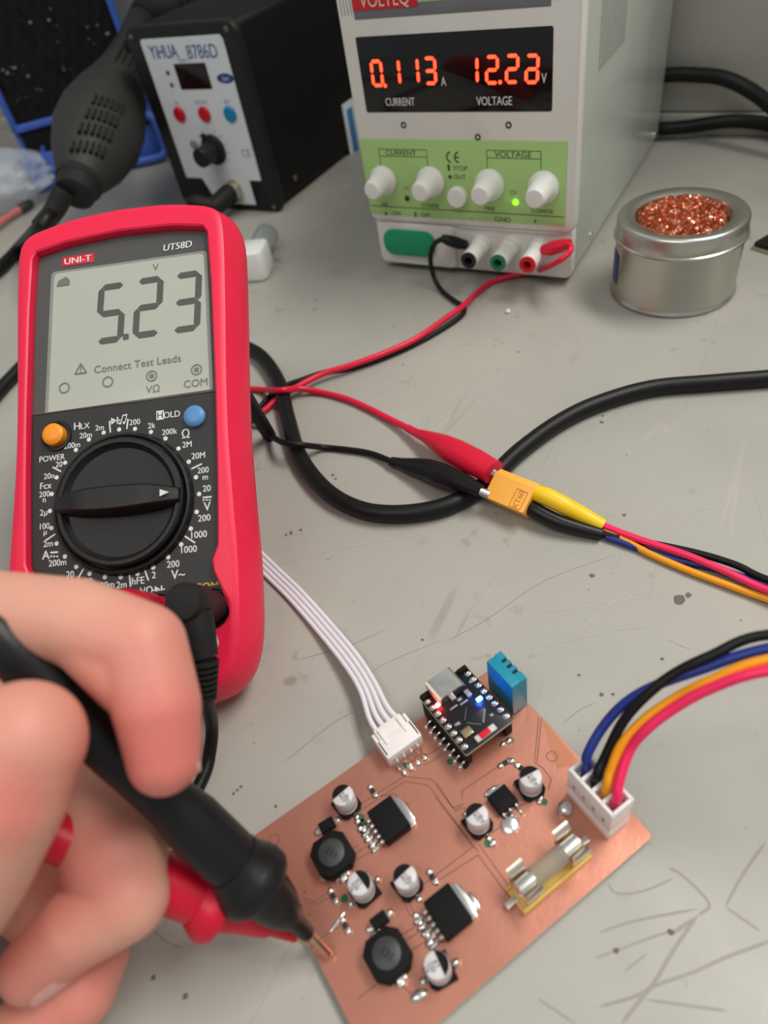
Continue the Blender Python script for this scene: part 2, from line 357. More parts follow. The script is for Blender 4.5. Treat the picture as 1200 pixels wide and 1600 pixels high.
# green control label and its print
mb = MB(PS.M); mb.rbox(57.2, 50.8, 0.2, 115.4, 41.2, 0.45, 1.2, 0.15); gl = mb.build('control_label', GREENL, psu)
DG = mat('dark_label_print', (46, 66, 44), 0.55)
mb = MB(PS.M); Z = 0.72
def tp(t, px, py, s, sx=0.9, bold=0.01, dy=0): u, v = PS.uv(px, py); mb.text(t, u, v + dy, s, Z, sx=sx, bold=bold)
tp('CURRENT', 627, 238, 3.6, 1.15); tp('VOLTAGE', 802, 240.5, 3.8, 1.15)
for a, b, c in ((592, 232, 667), (761, 234, 846)):
    p = PS.uv(a, b); q = PS.uv(c, b + 1.5)
    mb.stroke(p, (q[0], p[1]), 0.35, Z); mb.stroke((p[0], p[1] - 3.6), (q[0], p[1] - 3.6), 0.35, Z)
    mb.stroke(p, (p[0], p[1] - 9), 0.35, Z); mb.stroke((q[0], p[1]), (q[0], p[1] - 9), 0.35, Z)
tp('STOP', 720, 262, 3.4, 1.0); tp('OUT', 719, 275.5, 3.4, 1.0); tp('FAE', 602, 318, 2.8, 0.9); tp('COARSE', 673, 320, 2.9, 1.0); tp('FINE', 766, 325, 2.9, 1.0); tp('COARSE', 848, 329, 3.0, 1.05)
tp('CV', 803, 300, 3.0); tp('CC', 636, 293, 2.6); tp('ON', 620, 332.5, 3.0, 1.2); tp('OFF', 666, 335, 3.2, 1.0); tp('GND', 786, 342, 3.6, 1.15); tp('+', 837, 345, 4.6); tp('-', 738, 339, 4.6)
for px, py, w_, h_ in ((702, 261, 1.4, 3.2), (704, 275.5, 1.8, 1.8), (604, 333, 1.6, 1.6), (650, 334.5, 1.2, 2.8)):
    u, v = PS.uv(px, py); mb.flat([(u - w_ / 2, v - h_ / 2), (u + w_ / 2, v - h_ / 2), (u + w_ / 2, v + h_ / 2), (u - w_ / 2, v + h_ / 2)], Z)
u, v = PS.uv(712, 245)                                     # CE mark from arcs
for cx in (-2.2, 2.3):
    arc = [(u + cx + 2.6 * cos(radians(a)), v + 2.6 * sin(radians(a))) for a in range(100, 261, 16)]
    for a, b in zip(arc, arc[1:]): mb.stroke(a, b, 0.8, Z)
mb.stroke((u - 0.2, v), (u + 2.2, v), 0.7, Z)
mb.stroke((0.2, 35.2), (114.2, 35.2), 0.45, Z)
mb.build('control_print', DG, gl)
# knobs
KW = mat('white_knob', (235, 234, 228), 0.35, var=0.02)
prof = [(8.0, 0), (8.0, 1.4), (7.4, 2.0), (6.1, 4.5), (5.1, 11.0), (4.8, 13.6), (4.1, 14.5), (1.8, 14.7)]
for px, py in ((600.5, 281), (674, 283), (766, 287.5), (850.5, 291)):
    u, v = PS.uv(px, py); mb = MB(PS.M @ Matrix.Translation((u, v, 0.7)))
    R = []
    for r, z in prof: R.append([((r + (0.28 if (k % 2 and 2.0 < z < 15) else 0)) * cos(2 * pi * k / 48), (r + (0.28 if (k % 2 and 2.0 < z < 15) else 0)) * sin(2 * pi * k / 48), z) for k in range(48)])
    mb.rings(R); mb.build('knob', KW, psu)
u, v = PS.uv(716.5, 305.5); mb = MB(PS.M @ Matrix.Translation((u, v, 0.6))); mb.lathe([(5.4, 0), (5.4, 2.6), (4.8, 3.3), (2, 3.5)], n=32); mb.build('push_button', KW, psu)
for px, py, m_ in ((806.5, 315, mat('lit_green_led', (120, 255, 40), 0.4, emit=(120, 255, 30), estr=3.0)), (637, 309, mat('dark_led', (50, 40, 34), 0.3))):
    u, v = PS.uv(px, py); mb = MB(PS.M); mb.sphere((u, v, 0.8), 1.5, sc=(1, 1, 0.7)); mb.build('indicator_led', m_, psu)
for px, py in ((631, 195), (795, 195), (747, 214)):
    u, v = PS.uv(px, py); mb = MB(PS.M); mb.lathe([(1.7, 0.3), (1.5, 0.7), (0.8, 0.55), (0.7, 0.3)], Matrix.Translation((u, v, 0)), 16)
    mb.build('trim_screw', mat('dark_screw', (70, 70, 72), 0.35, 0.6), psu)
GRN = mat('green_rocker', (20, 150, 102), 0.32)
mb = MB(PS.M); mb.rbox(22.7, 14.6, 0.0, 33.5, 15.4, 2.8, 6.6, 1.0); mb.build('power_switch', GRN, psu)
# binding posts: base at the lower panel, white sleeve towards the viewer, coloured mouth
for (bx, by), (tx, ty), nm in (((754, 380), (732.5, 405.5), (30, 30, 30)), ((799, 383), (779, 408.5), (22, 122, 84)), ((844, 385.5), (828, 411), (206, 24, 34))):
    u, v = PS.uv(bx, by, -2); mb = MB(PS.M @ Matrix.Translation((u, v, -2)))
    mb.lathe([(5.6, 0), (5.6, 1.5), (5.0, 2.0), (5.0, 6), (4.6, 6.4), (4.6, 19), (4.3, 20)], n=28, caps=False)
    post = mb.build('binding_post', KW, psu)
    mb = MB(PS.M @ Matrix.Translation((u, v, -2))); mb.lathe([(4.4, 19.6), (4.5, 20.6), (3.9, 21.0), (2.3, 21.0), (2.1, 16)], n=28, caps=False)
    mb.lathe([(2.2, 15.9), (2.2, 16.1)], n=20)
    mb.build('post_collar', mat('post_collar_%d' % nm[0], nm, 0.35), post)

# ================================================================== REWORK STATION
ST = Pl(at(290, 322, 0), (1, 0, 0), (0, 0, 1))
sta = thing('rework_station', 'black hot-air rework station with white front plate and red and blue buttons', 'rework station', at(290, 322, 0) + Vector((46, 60, 0)))
STB = mat('station_black', (15, 15, 16), 0.55, bump=0.2, spec=0.3)
mb = MB(ST.M); mb.rbox(47, 61.0, -172, 91, 118, 166, 5, 1.2); mb.build('body', STB, sta)
mb = MB(ST.M); mb.rbox(47.5, 60.2, -7, 97, 121.5, 7, 8, 1.8); mb.build('front_frame', mat('frame_black', (28, 28, 28), 0.5, bump=0.2, spec=0.35), sta)
for u, v in ((5.2, 115), (88.5, 116), (4.5, 5), (89, 4)):
    mb = MB(ST.M); mb.lathe([(1.9, -0.5), (1.9, 0.4), (1.2, 0.8)], Matrix.Translation((u, v, 0)), 14); mb.build('frame_screw', mat('grey_screw', (120, 112, 104), 0.4, 0.8), sta)
mb = MB(ST.M @ Matrix.Translation((93.2, 0, 0)) @ Matrix.Rotation(pi / 2, 4, 'Y'))
mb.lathe([(2.2, -0.5), (2.2, 0.3), (1.4, 0.9)], Matrix.Translation((28, 14, 0)), 14); mb.build('side_screw', mat('brass_screw', (150, 120, 88), 0.4, 0.8), sta)
PLW = mat('white_face_plate', (226, 230, 232), 0.4, var=0.01)
plate = [(12.5, 112), (14, 113.6), (82, 113.6), (84, 111), (84, 23), (73, 23), (73, 5), (36, 5), (28, 23), (12.5, 23)]
mb = MB(ST.M); mb.prism(plate, 0.0, 0.7); pl_ = mb.build('face_plate', PLW, sta)
for a, b in ((12.5, 27), (74, 84)):
    mb = MB(ST.M); mb.rbox((a + b) / 2, 13, -0.2, b - a, 18, 0.5, 1, 0.1); mb.build('slot_recess', mat('recess_black', (14, 14, 14), 0.6), sta)
BLU = mat('navy_print', (30, 66, 130), 0.5); GRYP = mat('grey_print', (120, 132, 142), 0.5)
mb = MB(ST.M); mb.m = 0
mb.text('YiHUA', 30.5, 106.0, 11.4, 0.8, sx=0.75, bold=0.02); mb.m = 1
mb.text('8786D', 64.0, 105.0, 11.5, 0.8, sx=0.84, bold=0.012); mb.m = 0
mb.flat([(77.5 + 7.2 * cos(2 * pi * k / 24), 89 + 3.0 * sin(2 * pi * k / 24)) for k in range(24)], 0.8); mb.m = 2
mb.text('2in1', 77.4, 89, 3.6, 0.86, bold=0.01); mb.m = 3
mb.text('TEMP\u00b0C', 46, 100.3, 3.2, 0.8); mb.text('UP', 26.9, 74.6, 3.4, 0.8); mb.text('DOWN', 50.2, 75.0, 3.4, 0.8); mb.text('SET', 73.2, 75.0, 3.4, 0.8); mb.text('CE', 77.5, 42, 7, 0.8)
for k in range(11):
    a = radians(215 - 25 * k); mb.stroke((48.7 + 12.4 * cos(a), 44.4 + 12.4 * sin(a)), (48.7 + 14.2 * cos(a), 44.4 + 14.2 * sin(a)), 0.6, 0.8)
mb.build('plate_print', [BLU, mat('steel_blue_print', (52, 92, 140), 0.5), PLW, GRYP], pl_)
mb = MB(ST.M); mb.rbox(50, 90.8, 0.3, 28, 15.6, 0.7, 0.6, 0.15); mb.build('display', mat('dark_red_window', (34, 14, 14), 0.15, var=0.0), sta)
for u, c in ((26.9, (206, 26, 40)), (50.2, (206, 26, 40)), (73.2, (22, 134, 184))):
    mb = MB(ST.M @ Matrix.Translation((u, 67.4, 0.5))); mb.lathe([(5.1, 0), (5.1, 1.2), (4.4, 2.0), (1.5, 2.2)], n=28); mb.build('button', mat('button_%d' % c[0], c, 0.35), sta, 'red button' if c[0] > 100 else 'blue button')
for (u, v), c in (((28.4, 93.4), (60, 70, 50)), ((28.4, 86.0), (130, 30, 34))):
    mb = MB(ST.M); mb.sphere((u, v, 0.7), 1.6, sc=(1, 1, 0.6)); mb.build('indicator_led', mat('led_%d' % c[0], c, 0.3), sta)
mb = MB(ST.M @ Matrix.Translation((48.9, 44.0, 0.6)))
mb.lathe([(10.4, 0), (10.4, 1.8), (9.6, 2.6), (7.2, 3.2), (6.6, 16.5), (5.8, 17.4)], n=40); mb.rbox(-5.5, 8.5, 0.2, 3.4, 5, 2.2, 1, 0.4)
mb.build('knob', BLACK, sta)
mb = MB(ST.M @ Matrix.Translation((31, 47, 0.4))); mb.lathe([(3.4, 0), (3.4, 0.8), (2.6, 1.4)], n=20); mb.build('hole_plug', mat('grey_plug', (140, 144, 140), 0.5), sta)
u, v = ST.uv(367, 297); mb = MB(ST.M @ Matrix.Translation((u, v, 0.4))); mb.lathe([(8.4, 0), (8.4, 2), (7.2, 2.4), (7.2, 8.5), (6.2, 8.8), (6.2, 12)], n=32)
con = mb.build('round_connector', mat('satin_nickel', (208, 196, 178), 0.3, 1.0), sta)
mb = MB(); a = ST.pt(u, v, 8); e1 = ST.pt(u - 2, v - 2, 24); e2 = ST.pt(u - 14, v + 3, 31); e3 = ST.pt(u - 20, v - 8, 27)
mb.capsule(a, e1, 7.4, 6.6); mb.sphere(e2, 5.6); mb.tube([e1, (e1 + e2) / 2 + Vector((0, -2, 1)), e2, e3, ST.pt(u - 22, 3.2, 34), ST.pt(u - 60, 3.2, 40), ST.pt(u - 90, 3.2, 34)], [5.8, 5.6, 5.0, 4.6, 3.2, 3.2, 3.2], n=14)
mb.build('connector_plug', BLACKM, con)
mb = MB(ST.M @ Matrix.Translation((93.2, 0, 0)) @ Matrix.Rotation(pi / 2, 4, 'Y')); mb.rbox(122, 12, -0.3, 26, 52, 0.8, 1, 0.2)
lab = mb.build('side_label', PLW, sta)
mb = MB(ST.M @ Matrix.Translation((93.2, 0, 0)) @ Matrix.Rotation(pi / 2, 4, 'Y')); mb.rbox(118, 16, 0.4, 9, 34, 0.3, 0.5, 0.05); mb.build('label_print', mat('label_blue', (60, 130, 190), 0.5), lab)
mb = MB(ST.M); mb.rbox(-3, 96, -30, 8, 30, 24, 3, 1); mb.rbox(-8, 108, -26, 12, 8, 18, 3, 1); mb.build('handle_holder', STB, sta)

# ================================================================== HOT-AIR HANDLE
gb = atd(121, 292, 452); gt = atd(214, 56, 575)
gun = thing('hot_air_gun', 'black hot-air gun handle with vent slots hanging beside the rework station', 'hot air gun', gb)
ax = (gt - gb); GL = ax.length
view = (atd(165, 200, 500) - CAM).normalized()
GM = frame(gb, view.cross(ax), ax)                          # x across the picture, y away from / towards the viewer, z along the handle
GUNM = mat('charcoal_plastic', (42, 41, 38), 0.6, bump=0.15)
def gring(r, z, off=0, fl=0.85, n=36): return [((r * cos(2 * pi * k / n)) + off, r * fl * sin(2 * pi * k / n), z) for k in range(n)]
L_ = GL
prof = [(0.035, 14.0, 0), (0.08, 18.5, 0), (0.16, 24.5, 0), (0.28, 29.5, 0), (0.38, 29.3, 0), (0.50, 25.5, 0), (0.60, 21, 0), (0.70, 17.5, 0), (0.80, 15, 0), (0.9, 13.5, 0), (1.0, 12.8, 0), (1.12, 12.5, 0), (1.16, 11, 0)]
mb = MB(GM); mb.rings([gring(r, t * L_, o_) for t, r, o_ in prof]); body = mb.build('handle', GUNM, gun)
mb = MB(GM); mb.rings([gring(r, z) for z, r in ((-9, 10.5), (-8, 12), (2, 13.2), (3, 14.6), (7, 14.8), (10, 14))]); mb.build('end_cap', BLACKM, gun)
mb = MB(GM)                                                 # vent slots, four rows of six on the side that faces the viewer
sgn = -1 if (GM.to_3x3() @ Vector((0, 1, 0))).dot(view) > 0 else 1
for row in range(4):
    for c in range(6):
        t = 0.085 + row * 0.066; xx = (c - 2.5) * 3.5 - 2.0 + 0.5 * row; z = t * L_ + c * 1.1
        tt = t + c * 1.1 / L_; rr = next(p[1] + (q[1] - p[1]) * (tt - p[0]) / (q[0] - p[0]) for p, q in zip(prof, prof[1:]) if p[0] <= tt <= q[0])
        yy = 0.85 * sqrt(max(1, rr * rr - xx * xx))
        mb.rbox(xx, sgn * (yy + 0.1), z - 5.4, 2.1, 2.6, 10.8, 0.6, 0.3)
mb.build('vent_slot', mat('vent_black', (12, 12, 12), 0.7), body)
mb = MB(GM)
for xx in (-7, -2.4, 2.2, 6.8):
    pts = []
    for t in (0.62, 0.72, 0.82, 0.92):
        rr = 21.0 + (t - 0.6) / 0.3 * (13.8 - 20.5); pts.append((xx * (0.7 + (1 - t) * 0.8), sgn * (0.85 * sqrt(max(1, rr * rr - xx * xx * .5)) + 0.1), t * L_))
    mb.tube(pts, 0.8, 6, 4)
mb.build('grip_rib', mat('grip_dark', (32, 32, 30), 0.55), body)
c0 = GM @ Vector((-6, 0, -10)); pth = [c0, atd(84, 330, 445), atd(62, 356, 440), at(33, 385, 7), at(-2, 420, 5), at(-70, 470, 5), at(-160, 520, 5), Vector((-800, 210, 5)), Vector((-1000, 160, 5))]
mb = MB(); mb.tube(pth[:3], [7, 6.2, 5.6], 14); mb.build('strain_relief', BLACKM, gun)
mb = MB(); mb.tube(pth[1:], 4.6, 12); mb.build('cord', RUB, gun)
mb = MB(); b0 = GM @ Vector((0, 0, L_ * 1.13)); b1 = b0 + (GM.to_3x3() @ Vector((0, 0, 1))) * 14 + Vector((4, 2, 0)); hd = (Vector((0.95, 0.5, 0.02))).normalized()
mb.tube([b0, b1, b1 + hd * 14, b1 + hd * 30], [12.5, 15, 16, 16], 20)
gh = mb.build('head', BLACKM, gun)
mb = MB()
for k in range(10): mb.lathe([(15.2, 0), (16.6, 1.0), (16.6, 2.4), (15.2, 3.4)], frame(b1 + hd * (30 + k * 5), (0, 0, 1), hd), 24, True)
mb.lathe([(14.5, 0), (14.5, 52)], frame(b1 + hd * 28, (0, 0, 1), hd), 24)
mb.build('ribbed_barrel', BLACK, gun)

# ================================================================== BLUE TOOL CASE behind the handle
CB = mat('blue_case_plastic', (72, 104, 190), 0.4, var=0.05, nscale=15); FOAM = mat('black_foam', (13, 13, 14), 0.95, bump=1.0, nscale=40)
c_r = at(208, 262, 0); c_l = at(80, 298, 0); ux = (c_r - c_l).normalized(); uy = Vector((-ux.y, ux.x, 0))
case = thing('tool_case', 'blue plastic case standing open with a lid lined in black foam', 'tool case', c_r)
CM = Matrix.Translation(c_r) @ Matrix((ux, uy, Vector((0, 0, 1)))).transposed().to_4x4()       # x along the front, y back, z up; right front corner at 0
mb = MB(CM); Wc, Dc, Hc = 126, 48, 30
XO = 35; mb.rbox(-Wc / 2 + XO, Dc / 2, 0, Wc, Dc, 3, 3, 1)
mb.rbox(-Wc / 2 + XO, 2, 0, Wc, 4, Hc, 2, 1); mb.rbox(-Wc / 2 + XO, Dc - 2, 0, Wc, 4, 40, 2, 1)
mb.rbox(XO - 2, Dc / 2, 0, 4, Dc, Hc, 2, 1); mb.rbox(XO - Wc + 2, Dc / 2, 0, 4, Dc, Hc, 2, 1)
tray = mb.build('tray', CB, case)
mb = MB(CM)
for x in (-72, -18): mb.rbox(x, Dc / 2, 3, 3, Dc - 8, 24, 1, 0.5)
mb.build('divider', CB, tray)
mb = MB(CM); mb.rbox(XO - Wc / 2, Dc - 5.2, 3, Wc - 9, 2, 38, 0.5, 0.4); mb.rbox(-44, Dc / 2, 3, 50, Dc - 9, 14, 1, 1); mb.rbox(8, Dc / 2, 3, 46, Dc - 9, 14, 1, 1); mb.rbox(-82, Dc / 2, 3, 14, Dc - 9, 14, 1, 1); mb.build('tray_foam', FOAM, tray)
# carrying handle, a loop at the right front corner
mb = MB(CM); mb.tube([(-2, -5, 6), (20, -9, 5), (32, -9, 7), (35, -8, 20), (32, -5, 36), (22, -2, 40), (4, 0, 38)], 3.6, 12, 6); mb.build('carry_handle', CB, case)
# lid: leaning back a little, foam on its inner side
lt = Matrix.Translation((0, Dc - 4, 44)) @ Matrix.Rotation(radians(-3), 4, 'X')
LM = CM @ lt
mb = MB(LM); mb.rbox(-28, 14, -2, 126, 5, 210, 3, 1)
for x in (32, -88): mb.rbox(x, 6, -2, 6, 20, 210, 2, 1)
mb.rbox(-28, 6, -3, 126, 20, 6, 2, 1); mb.rbox(-28, 6, 202, 126, 20, 6, 2, 1)
lid = mb.build('lid', CB, case)
mb = MB(LM); NX, NZ = 44, 34
V = []; Fc = []
for j in range(NZ + 1):
    for i in range(NX + 1):
        x = -85 + 114 * i / NX; z = 3 + 199 * j / NZ
        V.append((x, 1.0 + 2.2 * sin(i * 1.6) * sin(j * 1.6) + random.uniform(-0.8, 0.8), z))
for j in range(NZ):
    for i in range(NX): a = j * (NX + 1) + i; Fc.append((a, a + 1, a + NX + 2, a + NX + 1))
mb.add(V, Fc); mb.build('lid_foam', FOAM, case)
mb = MB(LM)
for k in range(42):
    x, z = random.uniform(-82, 26), random.uniform(20, 150); r = random.choice((0.4, 0.5, 0.6, 1.2))
    mb.sphere((x, -2.6, z), r, n=8, sc=(random.uniform(0.8, 1.8), 0.4, random.uniform(0.6, 1.0)))
mb.build('crumbs', mat('pale_crumb', (150, 146, 138), 0.7), lid); bpy.data.objects['crumbs']['kind'] = 'stuff'

# ================================================================== CLEAR BAG and what lies by it (left edge)
def smooth_noise(p, s): return sin(p.x * s + 1.3 * sin(p.y * s * 1.7)) * cos(p.y * s * 1.1 + sin(p.z * s * 2.1)) + 0.6 * sin(p.z * s * 2.3 + p.x * s * 0.7)
bc = at(6, 326, 0)
mb = MB(Matrix.Translation(bc) @ Matrix.Rotation(radians(40), 4, 'Z')); n = 48
R = []
for i in range(24):
    a = -pi / 2 + pi * (i + 0.5) / 24; ring_ = []
    for k in range(n):
        t = 2 * pi * k / n; p = Vector((52 * cos(a) * cos(t), 34 * cos(a) * sin(t), 22 + 22 * sin(a)))
        f = 1 + 0.085 * smooth_noise(p, 0.13) + 0.05 * smooth_noise(p, 0.31); q = Vector((p.x * f, p.y * f, max(0.3, 22 + (p.z - 22) * f))); ring_.append(q)
    R.append(ring_)
mb.rings(R)
bag = tag(mb.build('plastic_bag', mat('clear_polythene', (205, 214, 222), 0.25, alpha=0.42, var=0.03), angle=60), 'crumpled clear plastic bag at the left edge in front of the blue case', 'bag')
mb = MB(); mb.tube([at(-60, 385, 5), at(-20, 362, 5), at(8, 342, 5), at(33, 326, 5)], 2.8, 12); 
t = thing('pen', 'pinkish red tube with a dark tip lying beside the clear bag', 'tube', at(0, 350, 0))
mb.build('barrel', mat('pale_red_plastic', (196, 110, 104), 0.4), t)
mb = MB(); mb.capsule(at(34, 325.5, 5), at(47, 318, 5), 3.9, 3.4); mb.build('tip', mat('dark_green_black', (44, 50, 42), 0.5), t)
t.name = 'tube'

# ================================================================== TIN OF COPPER WOOL
tc_ = at(1049, 449, 0); TINM = mat('brushed_tin', (196, 194, 184), 0.3, 1.0, var=0.05, nscale=40); 
tin = thing('tin_can', 'round silver tin with an open rim, right of the power supply', 'tin', tc_)
T0 = Matrix.Translation(tc_)
mb = MB(T0); mb.lathe([(29.5, 0.0), (30.6, 0.6), (30.9, 1.6), (30.3, 2.6), (30.0, 3.2), (30.0, 31), (29, 31.2), (28.8, 3), (2, 2.6)], n=72); mb.build('body', TINM, tin)
mb = MB(T0); mb.lathe([(29.9, 30.0), (31.0, 30.0), (31.5, 30.5), (31.3, 31.2), (30.5, 31.6), (30.4, 38.6), (29.8, 39.6), (28.8, 40.0), (24, 39.6), (22.2, 39.0), (21.6, 37.5), (21.4, 33)], n=72, caps=False); mb.build('lid_ring', TINM, tin)
a0 = at(957, 440, 15); ang = math.atan2(a0.y - tc_.y, a0.x - tc_.x) - 0.42
mb = MB(T0)
V = [(30.25 * cos(ang + d), 30.25 * sin(ang + d), z) for z in (8, 24) for d in [-0.2 + 0.05 * k for k in range(9)]]
mb.add(V, [(k, k + 1, k + 10, k + 9) for k in range(8)]); mb.build('sticker', mat('navy_sticker', (38, 40, 120), 0.4), tin)
mb = MB(T0)
mb.lathe([(20.6, 3.2), (21, 20), (20.8, 35.5), (15, 37), (0.1, 38)], n=30)
for k in range(520):                                       # curls of flat copper turnings
    r = 20.0 * sqrt(random.random()); t = random.uniform(0, 2 * pi); c = Vector((r * cos(t), r * sin(t), 36.5 + 6.0 * (1 - (r / 21) ** 2) + random.uniform(-1, 1.6)))
    d = Vector((random.gauss(0, 1), random.gauss(0, 1), random.gauss(0, 0.55))).normalized(); s_ = d.orthogonal().normalized(); s_.rotate(Matrix.Rotation(random.uniform(0, 6.28), 3, d)); up = d.cross(s_)
    R_ = random.uniform(0.8, 2.0); wv = random.uniform(0.8, 1.6); V = []; m = 6; a1 = random.uniform(2.0, 3.75)
    for i in range(m + 1):
        a = a1 * i / m
        p = c + d * (R_ * sin(a)) + up * (R_ * (1 - cos(a)) - R_) + s_ * (0.5 * i / m)
        q = Vector((p.x, p.y, p.z)); rr = math.hypot(q.x, q.y)
        if rr > 20.8: q.x *= 20.8 / rr; q.y *= 20.8 / rr
        V += [q - s_ * wv * 0.5, q + s_ * wv * 0.5]
    mb.add(V, [(2 * i, 2 * i + 1, 2 * i + 3, 2 * i + 2) for i in range(m)])
cw = mb.build('copper_wool', mat('copper_turnings', (240, 158, 124), 0.3, 0.9, var=0.3, nscale=200), angle=80); tag(cw, 'ball of shiny copper wool curls filling the round tin', 'copper wool')

# ================================================================== odds and ends on the bench
p = at(1204, 388, 0); M_ = Matrix.Translation(p) @ Matrix.Rotation(radians(-28), 4, 'Z')
t = thing('circuit_module', 'small black module with a pale edge right of the copper wool tin', 'module', p, M_)
mb = MB(M_); mb.rbox(4, 0, 0, 22, 14, 1.6, 0.5, 0.1); mb.build('base_board', mat('pale_board_edge', (150, 152, 130), 0.5), t)
mb = MB(M_); mb.rbox(4, 0.5, 1.6, 21, 13, 2.4, 0.5, 0.2); mb.rbox(6, 3, 4, 14, 7, 10, 0.5, 0.2); mb.build('housing', BLACK, t)
p = at(404, 428, 0); M_ = Matrix.Translation(p) @ Matrix.Rotation(radians(20), 4, 'Z')
t = thing('bottle', 'small clear bottle with a glossy white cap half hidden behind the red multimeter', 'bottle', p, M_)
mb = MB(M_); mb.rbox(0, 0, 0, 19, 23, 19, 5, 2.5); mb.build('cap', mat('glossy_white', (240, 242, 234), 0.12, coat=0.5), t)
mb = MB(M_); mb.lathe([(6, 0), (8, 2), (8, 26), (5, 30)], Matrix.Translation((-1, 11, 9)) @ Matrix.Rotation(-pi / 2, 4, 'X'), 24); mb.build('vial', mat('clear_grey_plastic', (150, 160, 160), 0.15, alpha=0.5), t)
mb = MB(); mb.sphere(at(794, 486, 0.9), 1.3, n=10, sc=(1, 1.3, 0.8)); tag(mb.build('crumb', WHITE), 'tiny white crumb on the bench in front of the power supply', 'crumb')

# ================================================================== BLACK POWER CABLES
def cable(name, pts, r, label, m=RUB, cat='cable'):
    mb = MB(); mb.tube(pts, r, 14, 8); return tag(mb.build(name, m), label, cat)
def onY(px, py, Y):
    d = ray(px, py); return CAM + d * (Y / d.y)
def onb(pts, z): return [at(x, y, z) for x, y in pts]
cable('power_cable', [Vector((640, 120, 3.75)), Vector((420, 260, 3.75)), Vector((200, 310, 3.75)), at(1420, 560, 3.75)] + onb([(1290, 582), (1200, 591), (1110, 598), (1015, 607), (930, 632), (870, 662), (815, 702)], 3.75) + [at(780, 735, 3.75), at(745, 766, 3.75)] + onb([(690, 793), (620, 803), (560, 795), (508, 765), (468, 712), (449, 650), (437, 600), (415, 564)], 3.75) +
      onb([(390, 545), (340, 528), (250, 520), (150, 528), (60, 555), (14, 594), (-40, 655), (-120, 740)], 3.75) + [Vector((-560, 40, 3.75)), Vector((-900, 60, 3.75))], 3.65, 'thick black cable looping under the yellow connector and behind the red multimeter')
cable('power_cable', [Vector((-116, 562.5, 40)), Vector((-106, 563.0, 40.5)), Vector((-96, 563.5, 41)), Vector((-81, 563, 40.5)), onY(1130, 122, 560), onY(1170, 140, 555), onY(1205, 166, 545), onY(1260, 215, 525), at(1330, 300, 4.7), at(1420, 350, 4.7), Vector((260, 380, 4.7)), Vector((640, 330, 4.7))], 4.6, 'upper of two black cables arching out from behind the power supply')
cable('power_cable', [Vector((-116, 562.5, 9)), Vector((-106, 562.5, 8)), onY(1042, 201, 561), at(1080, 197, 8.5), at(1130, 190, 10.5), at(1170, 190, 10), at(1210, 197, 8), at(1300, 225, 4.6), Vector((160, 490, 4.6)), Vector((380, 500, 4.6)), Vector((640, 440, 4.6))], 4.4, 'lower of two black cables lying low on the bench behind the copper wool tin')

# ================================================================== MULTIMETER (lies back on its stand; 68 units = width of the display)
KM = 64.5 / 68.0
h_ = radians(27.8); t_ = radians(32.5)
mu = Vector((cos(h_), sin(h_), 0)); mh = Vector((-sin(h_), cos(h_), 0)); mv = mh * cos(t_) + Vector((0, 0, sin(t_)))
mo = Matrix.Rotation(radians(36.5), 3, 'Z') @ Vector((-110.6, 211.2, 71.4))
PM = Pl(mo, mu, mv, KM)
mbase = PM.pt(34, -104, -23); mbase.z = 0
met = thing('multimeter', 'red and black digital multimeter reading 5.23, propped up on the bench', 'multimeter', M=Matrix.Translation(mbase) @ Matrix((mu, mv, PM.n)).transposed().to_4x4())
HRED = mat('red_holster', (240, 32, 72), 0.42, var=0.02, bump=0.1); CHAR = mat('charcoal_face', (44, 44, 43), 0.5, bump=0.2)
half = [(0, -105.5), (20, -105.2), (29, -103.8), (35, -100.5), (39, -94), (41, -83), (41.4, -62), (40.6, -42), (39.8, -18), (39.9, 5), (40.6, 30), (41, 52), (40.8, 63), (39.6, 68.5), (36.5, 71.8), (31, 73.8), (18, 76.3), (0, 77.4)]
out = catmull([(34 + x, v, 0) for x, v in half], 6); out = [(p.x, p.y) for p in out]
out = out + [(68 - x, v) for x, v in reversed(out[1:-1])]
CX, CY = 34.0, -14.0
def polar(poly, N=220):
    res = []
    for k in range(N):
        a = 2 * pi * k / N; d = (cos(a), sin(a)); best = 0
        for i in range(len(poly)):
            x1, y1 = poly[i][0] - CX, poly[i][1] - CY; x2, y2 = poly[(i + 1) % len(poly)][0] - CX, poly[(i + 1) % len(poly)][1] - CY
            ex_, ey_ = x2 - x1, y2 - y1; den = d[0] * ey_ - d[1] * ex_
            if abs(den) < 1e-9: continue
            t = (x1 * ey_ - y1 * ex_) / den; s = (x1 * d[1] - y1 * d[0]) / den
            if t > best and -1e-6 <= s <= 1 + 1e-6: best = t
        res.append((CX + best * d[0], CY + best * d[1]))
    return res
OUT = polar(out)
def inset(P, k):
    n = len(P); R = []
    for i in range(n):
        a = P[i - 1]; b = P[(i + 1) % n]; dx, dy = b[0] - a[0], b[1] - a[1]; L = math.hypot(dx, dy) or 1
        R.append((P[i][0] - dy / L * k, P[i][1] + dx / L * k))
    return R
jb = [PM.uv(20 + .35 * x, 620 + .35 * y, 0) for x, y in ((906, 740), (918, 800), (955, 850), (985, 900), (990, 945), (972, 1000), (935, 1035), (895, 1048))]
opn = [(34, 67.4), (55, 66.2), (68.3, 63.6), (69.2, 40), (69.4, 0), (69.0, -30), (68.2, -56)] + jb + [(58, -89), (34, -90)]
opn = opn + [(68 - x, v) for x, v in reversed(opn[1:-1])]
OPN = polar(opn)
mb = MB(PM.M)
lay = [(-24.0, 6.0), (-23.0, 3.0), (-19, -0.2), (-13, -3.0), (-8, -3.3), (-3, -2.0), (1.6, -0.2), (3.2, 0.6), (4.0, 2.0), (4.2, 3.6)]
R = [[(p[0], p[1], n_) for p in inset(OUT, k)] for n_, k in lay]
